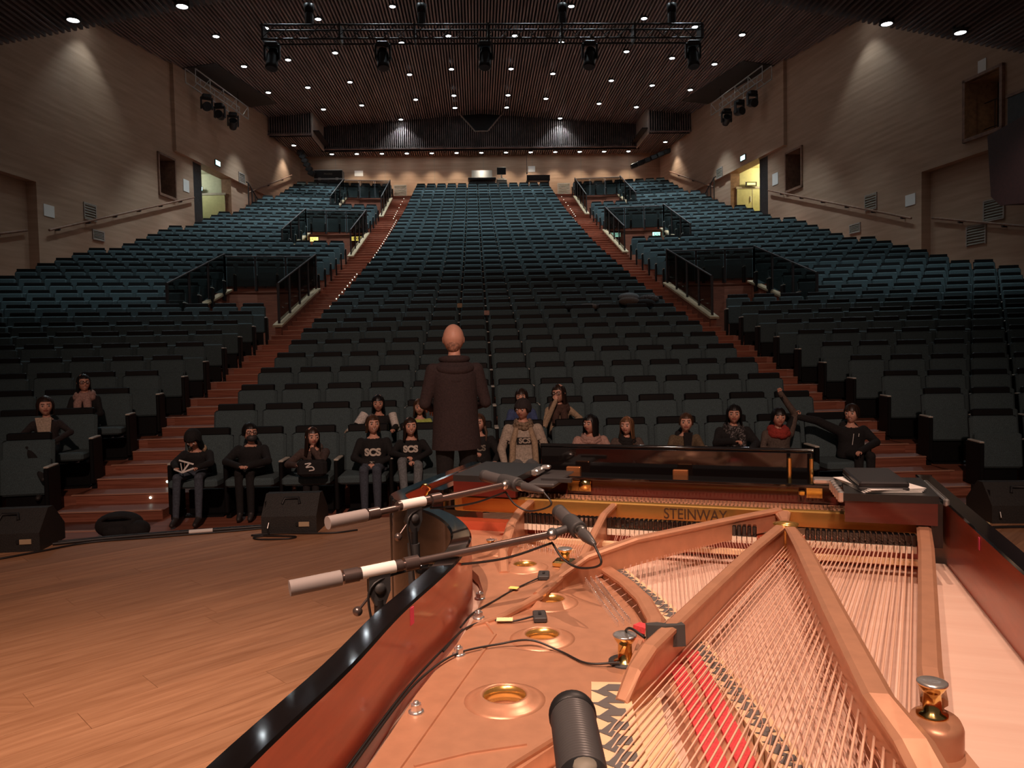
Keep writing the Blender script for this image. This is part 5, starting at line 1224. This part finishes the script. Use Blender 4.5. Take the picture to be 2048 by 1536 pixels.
add_hair(p, H_black, length=.4, fringe=.40, vol=1.04, seed=5); add_glasses(p); H = p['H']
mk_ = MB(); mk_.sphere((0, -H * .30, -H * .28), (H * .27, H * .24, H * .20), 0, 16, 12, p['RH']); mk_.build('face_mask', M_rubber, p['root']); add_hood(p, F_black)
p = sitter('girl with long dark hair in brown puffer jacket resting chin on hand, front row', 625, 853, H=.205, skin=S_fair, tops=F_brown, legs=F_black, hy=.45, hp=.08, lean=.12, bulk=1.28, arms={-1: ((-.24, -.20, .58), (-.10, -.40, .60)), 1: ((.13, -.30, .60), (.035, -.25, .74), {'d': (-.02, .05, 1), 'up': (0, -1, .2), 'curl': .75})})
add_hair(p, H_dark, length=1.9, fringe=.42, seed=6, face=.95); add_hood(p, F_brown, 'hood', F_taupe)
q = p['root'].location
t = thing('shoulder_bag', 'black bag with white scribble on the lap of the girl in the brown jacket', 'bag', q + Vector((.06, -.42, .50)))
MB().box((0, 0, .07), (.30, .10, .17), bev=.03).build('body', F_black, t); MB().tube(curve3([(-.06, -.055, .12), (.0, -.056, .125), (-.05, -.056, .085), (.01, -.056, .09), (.03, -.056, .06), (-.02, -.056, .05)], 6), .007, n=6).build('scribble', M_paper, t)
p = sitter('smiling child in black sweatshirt with three white letters, fourth in front row', 744, 829, H=.21, skin=S_fair, tops=F_black, legs=F_jean, hy=.35, hp=-.06, smile=1, bulk=1.18)
add_hair(p, H_brown, length=.85, fringe=.40, seed=7, vol=1.0); chest_text(p, 'SCS', .105, S_print, z=.33, bold=.006); chest_text(p, 'BLACK SHEEP', .026, S_print, z=.16, bold=.001)
p = sitter('laughing girl with long dark hair in black lettered shirt, fifth in front row', 820, 834, H=.2, skin=S_fair, tops=F_black, legs=F_greyj, hy=.25, hp=-.04, smile=1, bulk=1.05, lean=.06, arms={-1: ((-.19, -.12, .66), (-.02, -.30, .64)), 1: ((.20, -.08, .66), (.05, -.33, .60))}, legpose={-1: ((-.07, -.36, .60), (-.03, -.5, .2), (-.03, -.6, .15)), 1: ((.10, -.36, .56), (.08, -.45, .1), (.08, -.56, .05))})
add_hair(p, H_dark, length=1.5, fringe=.42, seed=8, part=.06); chest_text(p, 'SCS', .095, S_print, z=.40, bold=.006)
p = sitter('girl with brown ponytails in black shirt smiling beside the standing man', 957, 827, H=.2, skin=S_fair, tops=F_black, legs=F_black, hy=-.2, smile=.6, bulk=1.08, arms={-1: ((-.19, -.10, .66), (-.04, -.30, .66)), 1: ((.21, -.12, .62), (.16, -.36, .58), {'fist': True})})
add_hair(p, H_brown, length=.5, fringe=.42, seed=9, tail=True, face=1.05); chest_text(p, 'SCS', .085, M_vent, z=.36, bold=.004)
p = sitter('boy in dark cap, cream shirt with boxed letters and patterned scarf, front row centre', 1045, 797, dy=.46, H=.215, skin=S_mid, tops=F_cream, legs=F_greyj, hy=-.45, hp=.12, hr=.05, smile=.3, bulk=1.1, lean=.05, arms={-1: ((-.235, -.02, .68), (-.21, -.16, .56)), 1: ((.235, -.02, .68), (.21, -.16, .56))}, legpose={-1: ((-.09, -.34, .50), (-.09, -.40, .09), (-.09, -.52, .05)), 1: ((.10, -.34, .50), (.10, -.40, .09), (.10, -.52, .05))})
add_hair(p, H_dark, length=.35, fringe=.26, vol=1.05, seed=10); add_hair(p, F_char, 'cap', length=.12, fringe=.20, vol=1.10, face=1.2, seed=11); add_scarf(p, F_camo, r=.03, R_=.075); chest_text(p, 'SCS', .075, F_cream, z=.36, bold=.004, box=(.17, .075), dx=.01)
for s in (-1, 1):
    k, S = p['k'], p['S']
    MB().tube([(s * .155 * k, 0, S + .50 * k), (s * .21 * k, -.02, S + .36 * k)], [.07 * k, .066 * k], n=12).build('short_sleeve', F_cream, p['root']); MB().tube([(s * .208 * k, -.02, S + .37 * k), (.235 * s, -.02, .68), (s * .21, -.16, .56)], [.05 * k, .052 * k, .040 * k], n=12).build('long_sleeve', F_black, p['root'])
    MB().tube([(s * .07, -.10, S + .52 * k), (s * .115, -.125, S + .34 * k), (s * .125, -.13, S + .10 * k), (s * .14, -.14, S - .02)], [.028, .034, .034, .02], n=8).build('vest_panel', F_beige, p['root'])
p = sitter('girl with black hair in pale pink puffer jacket looking to the left, front row', 1182, 829, H=.205, skin=S_mid, tops=F_pinkp, legs=F_black, hy=-.75, bulk=1.35)
add_hair(p, H_black, length=1.5, fringe=.40, seed=12, vol=1.05); add_scarf(p, F_pinkp, 'collar', r=.03, R_=.08)
p = sitter('girl with long fair brown hair in dark coat, right of the pink jacket', 1255, 833, H=.2, skin=S_fair, tops=F_taupe, legs=F_black, hy=-.5, bulk=1.25)
add_hair(p, H_blond, length=1.9, fringe=.44, seed=13, vol=1.04); add_scarf(p, F_black, 'high_collar', r=.035, R_=.06)
p = sitter('boy with short brown hair in olive jacket leaning forward, front row', 1371, 825, H=.205, skin=S_fair, tops=F_olive, legs=F_black, hy=-.25, lean=.1, bulk=1.22)
add_hair(p, H_brown, length=.3, fringe=.42, seed=14, vol=1.02); add_hood(p, F_black); MB().prism([(-.05, .14), (.05, .14), (.03, -.1), (-.03, -.1)], -.008, .008, M=Matrix.Translation((0, p['sy'](.8) - p['ring'](.38)[1] - .012, p['S'] + .38 * p['k'])) @ Matrix.Rotation(R(90 + 6), 4, 'X')).build('shirt_front', F_black, p['root'])
p = sitter('girl with dark hair, black coat and dark patterned scarf, front row', 1470, 809, H=.21, skin=S_mid, tops=F_black, legs=F_black, hy=-.3, bulk=1.3, arms={-1: ((-.22, -.1, .68), (-.10, -.36, .72), {'curl': .3}), 1: ((.22, -.1, .66), (.08, -.32, .62))})
add_hair(p, H_black, length=1.25, fringe=.40, seed=15, vol=1.08); add_scarf(p, F_patt, r=.04, R_=.075, ends=2)
p = sitter('boy in red scarf and taupe jacket raising one fist, front row', 1560, 816, H=.205, skin=S_mid, tops=F_taupe, legs=F_black, hy=-.15, smile=.5, bulk=1.2, arms={1: ((.20, .02, .96), (.02, -.02, 1.20), {'fist': True, 'up': (0, 1, .3), 'd': (-.35, 0, 1)})})
add_hair(p, H_black, length=.35, fringe=.30, vol=1.08, seed=16); add_scarf(p, F_red, r=.045, R_=.075)
k = p['k']; MB().tube([(.15 * k, 0, p['S'] + .5 * k), (.20, .02, .96), (.035, -.018, 1.17)], [.075 * k, .066 * k, .05 * k], n=12).build('dark_sleeve', F_black, p['root'])
p = sitter('boy in black jacket stretching an arm behind his neighbour, right end of front row', 1708, 808, H=.21, skin=S_fair, tops=F_black, legs=F_black, hy=-.75, smile=.6, bulk=1.3, lean=-.02, arms={-1: ((-.38, .02, .88), (-.60, .0, .93), {'curl': .2, 'd': (-.2, 0, 1), 'up': (0, 1, 0)}), 1: ((.22, -.12, .64), (-.08, -.36, .58), {'curl': .3})})
add_hair(p, H_dark, length=.3, fringe=.30, vol=1.06, seed=17); add_hood(p, F_black)
for s in (-1, 1): MB().tube([(s * .03, p['sy'](.8) - p['ring'](.42)[1] - .012, p['S'] + .46 * p['k']), (s * .035 - .012, p['sy'](.8) - p['ring'](.36)[1] - .014, p['S'] + (.25 if s < 0 else .4) * p['k'])], .004, n=5).build('drawstring', M_paper, p['root'])
# ---- second row
p = sitter('child with black hair in black and white top, second row behind the lettered sweatshirt', 755, 789, 1, H=.205, skin=S_mid, tops=F_black, legs=F_black, hy=.1, hp=.1, bulk=1.1, arms={-1: ((-.27, -.12, .66), (-.33, -.26, .60)), 1: ((.22, -.14, .66), (.20, -.30, .64))})
add_hair(p, H_black, length=1.15, fringe=.34, seed=18)
MB().tube([(-.16, -.02, .80), (-.24, -.10, .68)], [.062, .056], n=10).build('white_sleeve', F_white, p['root']); MB().tube([(.17, -.05, .80), (.22, -.15, .64)], [.05, .045], n=10).build('white_sleeve', F_white, p['root']); MB().tube([(-.28, -.14, .655), (-.335, -.265, .60)], [.05, .044], n=10).build('grey_cuff', F_cream, p['root'])
p = sitter('child in lime green shirt half hidden behind the standing man', 838, 797, 1, H=.2, skin=S_fair, tops=F_lime, legs=F_black, hy=.1, hp=.1)
add_hair(p, H_brown, length=1.2, fringe=.36, seed=19)
p = sitter('child in blue top half hidden behind the boy in the cap', 1043, 777, 1, H=.2, skin=S_fair, tops=F_blue, legs=F_jean, hy=-.2, bulk=1.05)
add_hair(p, H_dark, length=.7, fringe=.32, vol=1.06, seed=20)
p = sitter('woman with glasses in beige cardigan holding hand to mouth, second row', 1118, 768, 1, H=.225, skin=S_fair, tops=F_beige, legs=F_black, hy=-.5, hp=.05, hr=-.08, bulk=1.0, vox=.013, smile=.6, arms={-1: ((-.20, -.20, .62), (-.06, -.20, .92), {'d': (.1, .1, 1), 'up': (-.3, -1, .2), 'curl': .85}), 1: ((.24, -.12, .70), (.05, -.3, .62))})
add_hair(p, H_dark, length=2.1, fringe=.42, seed=21); add_glasses(p); add_scarf(p, F_bscarf, r=.045, R_=.08, ends=2)
# ---- left block
def side_sitter(label, px, ytop, row, **kw):
    Y = ry(row) - .55; q = atY(px, ytop, Y); return person(label, q.x, Y + .06, ROWH[row], None, q.z - ROWH[row], yaw=R(12), **kw)
p = side_sitter('woman in dark cardigan and cream blouse with one arm across, left block', 85, 793, 1, H=.22, skin=S_fair, tops=F_char, legs=F_black, hy=.35, smile=.3, vox=.013, arms={-1: ((-.25, -.1, .66), (.0, -.28, .68), {'curl': .4, 'd': (1, -.1, .0)}), 1: ((.26, -.06, .70), (.12, -.28, .60))}, legpose={-1: ((-.05, -.46, .58), (.10, -.60, .30), (.16, -.72, .26)), 1: ((.11, -.46, .52), (.08, -.52, .09), (.08, -.66, .05))})
add_hair(p, H_dark, length=.9, fringe=.46, seed=22, vol=1.10)
k = p['k']; MB().prism([(-.085, .13), (.085, .13), (.055, -.13), (-.05, -.13)], -.012, .012, M=Matrix.Translation((0, -p['ring'](.40)[1] - .008, p['S'] + .42 * k)) @ Matrix.Rotation(R(90), 4, 'X')).build('blouse_front', F_blouse, p['root'])
for s in (-1, 1): MB().tube([(s * .02, -.07, p['S'] + .575 * k), (s * .07, -.085, p['S'] + .55 * k)], [.016, .02], n=8).build('blouse_collar', F_blouse, p['root'])
p = side_sitter('woman with long dark hair, glasses and pinkish scarf, left block behind', 163, 748, 2, H=.22, skin=S_mid, tops=F_black, legs=F_black, hy=.4, smile=.7, vox=.013)
add_hair(p, H_black, length=1.7, fringe=.44, seed=23); add_glasses(p); add_scarf(p, F_scarf, r=.048, R_=.075, ends=2)
MB().tube([(-.16 * p['k'], -.02, p['S'] + .08), (0, -.145 * p['k'], p['S'] + .075), (.16 * p['k'], -.02, p['S'] + .08)], .016, n=8).build('hem', F_blouse, p['root'])
# ---- the man standing with his back to the camera
q = atY(907, 648, 5.95)
p = person('bald man in long dark hooded coat standing with his back to the camera', q.x, 5.95, 0, None, q.z, yaw=R(180 + 8), H=.232, skin=S_fair, tops=F_coat, legs=F_black, seated=False, hy=R(-8), bulk=1.06, vox=.012, arms={-1: ((-.235, .0, 1.03), (-.17, -.24, .98)), 1: ((.235, .0, 1.03), (.17, -.24, .98))}, hair=S_fair, brow=True)
H = p['H']; nb = MB()
nb.sphere((0, H * .30, -H * .22), (H * .20, H * .13, H * .22), 0, 16, 10, p['RH']); nb.build('cropped_hair', H_crop, p['root'])
k = p['k']; S = p['S']; vs_ = []; fs = []; n = 28
prof = [(.545, .12, .09), (.50, .172, .125), (.42, .185, .138), (.30, .180, .136), (.16, .182, .14), (.0, .192, .148), (-.10, .20, .153), (-.15, .203, .155)]
for r, a, b in prof: vs_ += [(a * k * math.cos(2 * math.pi * i / n) * (1 + .012 * math.sin(i * 3 + r * 20)), b * k * math.sin(2 * math.pi * i / n) * (1 + .015 * math.sin(i * 2.1 + r * 9)), S + r * k) for i in range(n)]
for j in range(len(prof) - 1):
    for i in range(n): fs.append((j * n + i, j * n + n + i, j * n + n + (i + 1) % n, j * n + (i + 1) % n))
MB().add(vs_, fs, 0, None, True).build('coat', F_coat, p['root'])
hd = MB(); zz = S + .555 * k
for j, (rr, dz, dyy, th) in enumerate(((.095, .025, .01, .03), (.12, -.03, .03, .036), (.09, -.075, .055, .03))):
    pts = [(rr * k * 1.15 * math.cos(math.pi * (-.05 + 1.1 * t / 14)), dyy + rr * .75 * math.sin(math.pi * (-.05 + 1.1 * t / 14)) - .02, zz + dz - .03 * math.sin(math.pi * t / 14) * j) for t in range(15)]
    hd.tube(pts, [th * (.55 + .5 * math.sin(math.pi * t / 14)) for t in range(15)], n=10)
hd.build('hood', F_coat, p['root'])
# ================================================================ stage edge: monitors, cables, bag
def wedge(label, x, y, rz, w=.46, plate=True):
    t = thing('stage_monitor', label, 'loudspeaker', (x, y, 0), rz)
    # seen from behind: side profile (depth towards the audience, height)
    prof = [(-.21, 0), (.20, 0), (.20, .13), (.02, .30), (-.06, .30), (-.21, .14)]
    MX = Matrix(((0, 0, 1, -w / 2), (1, 0, 0, 0), (0, 1, 0, 0), (0, 0, 0, 1)))
    MB().prism(prof, 0, w, M=MX).build('cabinet', M_wedge, t)
    MB().prism([(-w / 2 + .03, -.19), (w / 2 - .03, -.19), (.11, -.075), (-.11, -.075)], 0, .004, M=Matrix.Translation((0, 0, 0)) @ Matrix(((1, 0, 0, 0), (0, .684, -.73, 0), (0, .73, .684, .2785), (0, 0, 0, 1)))).build('back_panel', M_dark, t)
    MB().tube([(-.07, -.135, .225), (-.055, -.105, .268), (.055, -.105, .268), (.07, -.135, .225)], .012, n=8).build('handle', M_black, t)
    if plate:
        MB().box((w / 2 - .10, -.214, .075), (.085, .008, .04), bev=.003).build('socket_plate', M_label, t); MB().box((w / 2 - .155, -.214, .075), (.02, .008, .03), bev=.003).build('socket', M_black, t)
    MB().box((-w / 2 + .015, 0, .15), (.004, .3, .2)).build('side_grille', M_black, t)
    MB().cyl((-w / 2 + .06, -.21, .09), (-w / 2 + .055, -.235, .05), .009, n=8).build('plug', M_steel, t)
    return t
wedge('black wedge stage monitor at the far left of the stage edge', -3.57, 6.05, R(4), .50)
wedge('black wedge stage monitor left of the piano at the stage edge', -1.53, 6.38, R(-2), .44)
wedge('black wedge stage monitor at the right edge of view behind the piano', 4.25, 5.95, R(-8), .5, False)
def fcable(label, pts, r=.008, m=None): return tag(MB().tube(curve3(pts, 8), r, n=8).build('floor_cable', m or M_cable), label, 'cable')
fcable('cable looping from the far left monitor across the boards', [(-3.76, 5.83, .045), (-3.8, 5.76, .012), (-3.72, 5.62, .008), (-3.5, 5.62, .008), (-3.3, 5.8, .008), (-3.05, 6.05, .008), (-2.6, 6.16, .008), (-2.0, 6.3, .008), (-1.75, 6.38, .008)])
fcable('thick black cable bundle along the left stage edge', [(-3.3, 6.02, .012), (-2.9, 6.17, .012), (-2.5, 6.27, .012), (-2.1, 6.35, .012), (-1.78, 6.42, .012)], .014)
fcable('second black cable along the left stage edge', [(-3.3, 6.1, .01), (-2.8, 6.25, .01), (-2.2, 6.38, .01), (-1.78, 6.46, .01)], .011)
fcable('coiled cable loops in front of the monitor left of the piano', [(-1.70, 6.15, .05), (-1.69, 6.1, .012), (-1.78, 6.05, .008), (-1.72, 5.98, .008), (-1.5, 5.97, .008), (-1.46, 6.04, .008), (-1.65, 6.07, .012), (-1.82, 6.12, .008), (-1.6, 6.14, .014), (-1.2, 6.12, .008), (-1.0, 6.2, .008)], .007)
fcable('black cables on the boards behind the piano at right', [(3.1, 5.3, .008), (3.4, 5.55, .008), (3.8, 5.62, .008), (4.2, 5.6, .008), (4.8, 5.5, .008)], .012)
t = thing('cable_connector', 'pale yellow cable connectors lying behind the piano at right', 'connector', (3.72, 5.72, 0), R(-20))
for i in range(3): MB().cyl((i * .055, -.02 * i, .025), (i * .055 + .045, -.02 * i, .025), .022, n=12).build('connector_shell', M_pale, t)
t = thing('tape_marker', 'pale tape wrapped round the cable bundle on the left stage edge', 'tape', (-2.28, 6.31, .012), R(12)); MB().cyl((-.09, 0, 0), (.09, 0, 0), .017, n=10).build('wrap', M_paper, t)
t = thing('rucksack', 'black bag lying on the floor beside the left end of the front row', 'bag', (-3.5, 7.55, ROWH[0]), R(10))
MB().sphere((0, 0, .13), (.22, .16, .13), 0, 18, 12).sphere((.16, -.06, .09), (.13, .12, .09), 0, 14, 10).build('body', F_black, t); MB().tube(curve3([(-.12, -.1, .2), (-.05, -.18, .24), (.06, -.18, .24), (.12, -.1, .2)], 5), .014).build('strap', F_black, t); MB().sphere((0, -.14, .09), (.12, .06, .07), 0, 12, 8).build('pocket', F_black, t)
# coats and camera kit left on seats of the tenth row
t = thing('coat_pile', 'pile of dark coats lying over the right end seats of the centre block', 'clothes', (CX + 5.35 * SP, ry(9) - .15, fl(9) + .62))
for i in range(5): MB().sphere((rnd.uniform(-.3, .3), rnd.uniform(-.08, .08), .1 + .05 * i), (.24, .16, .10), 0, 12, 8).build('coat', (F_char, F_black, F_taupe, F_patt, F_greyj)[i], t)
t = thing('coat_pile', 'dark coats spread along the seats left of the larger coat pile', 'clothes', (CX + 3.4 * SP, ry(9) - .15, fl(9) + .62))
for i in range(3): MB().sphere((-.35 + .35 * i, 0, .09), (.26, .13, .08), 0, 12, 8).build('coat', (F_black, F_taupe, F_char)[i], t)
for i, (x, k, c) in enumerate(((-1.35, 9, F_tan), (-.55, 8, F_pinkp))):
    tag(MB().box((0, 0, 0), (.11, .02, .10), bev=.008).build('seat_number_tag', c, None, (CX + (round((x) / SP) + .5) * SP, ry(k) - .12, fl(k) + .80)), ('small tan label hanging between seats in the tenth row', 'small pink label hanging between seats in the ninth row')[i], 'label')
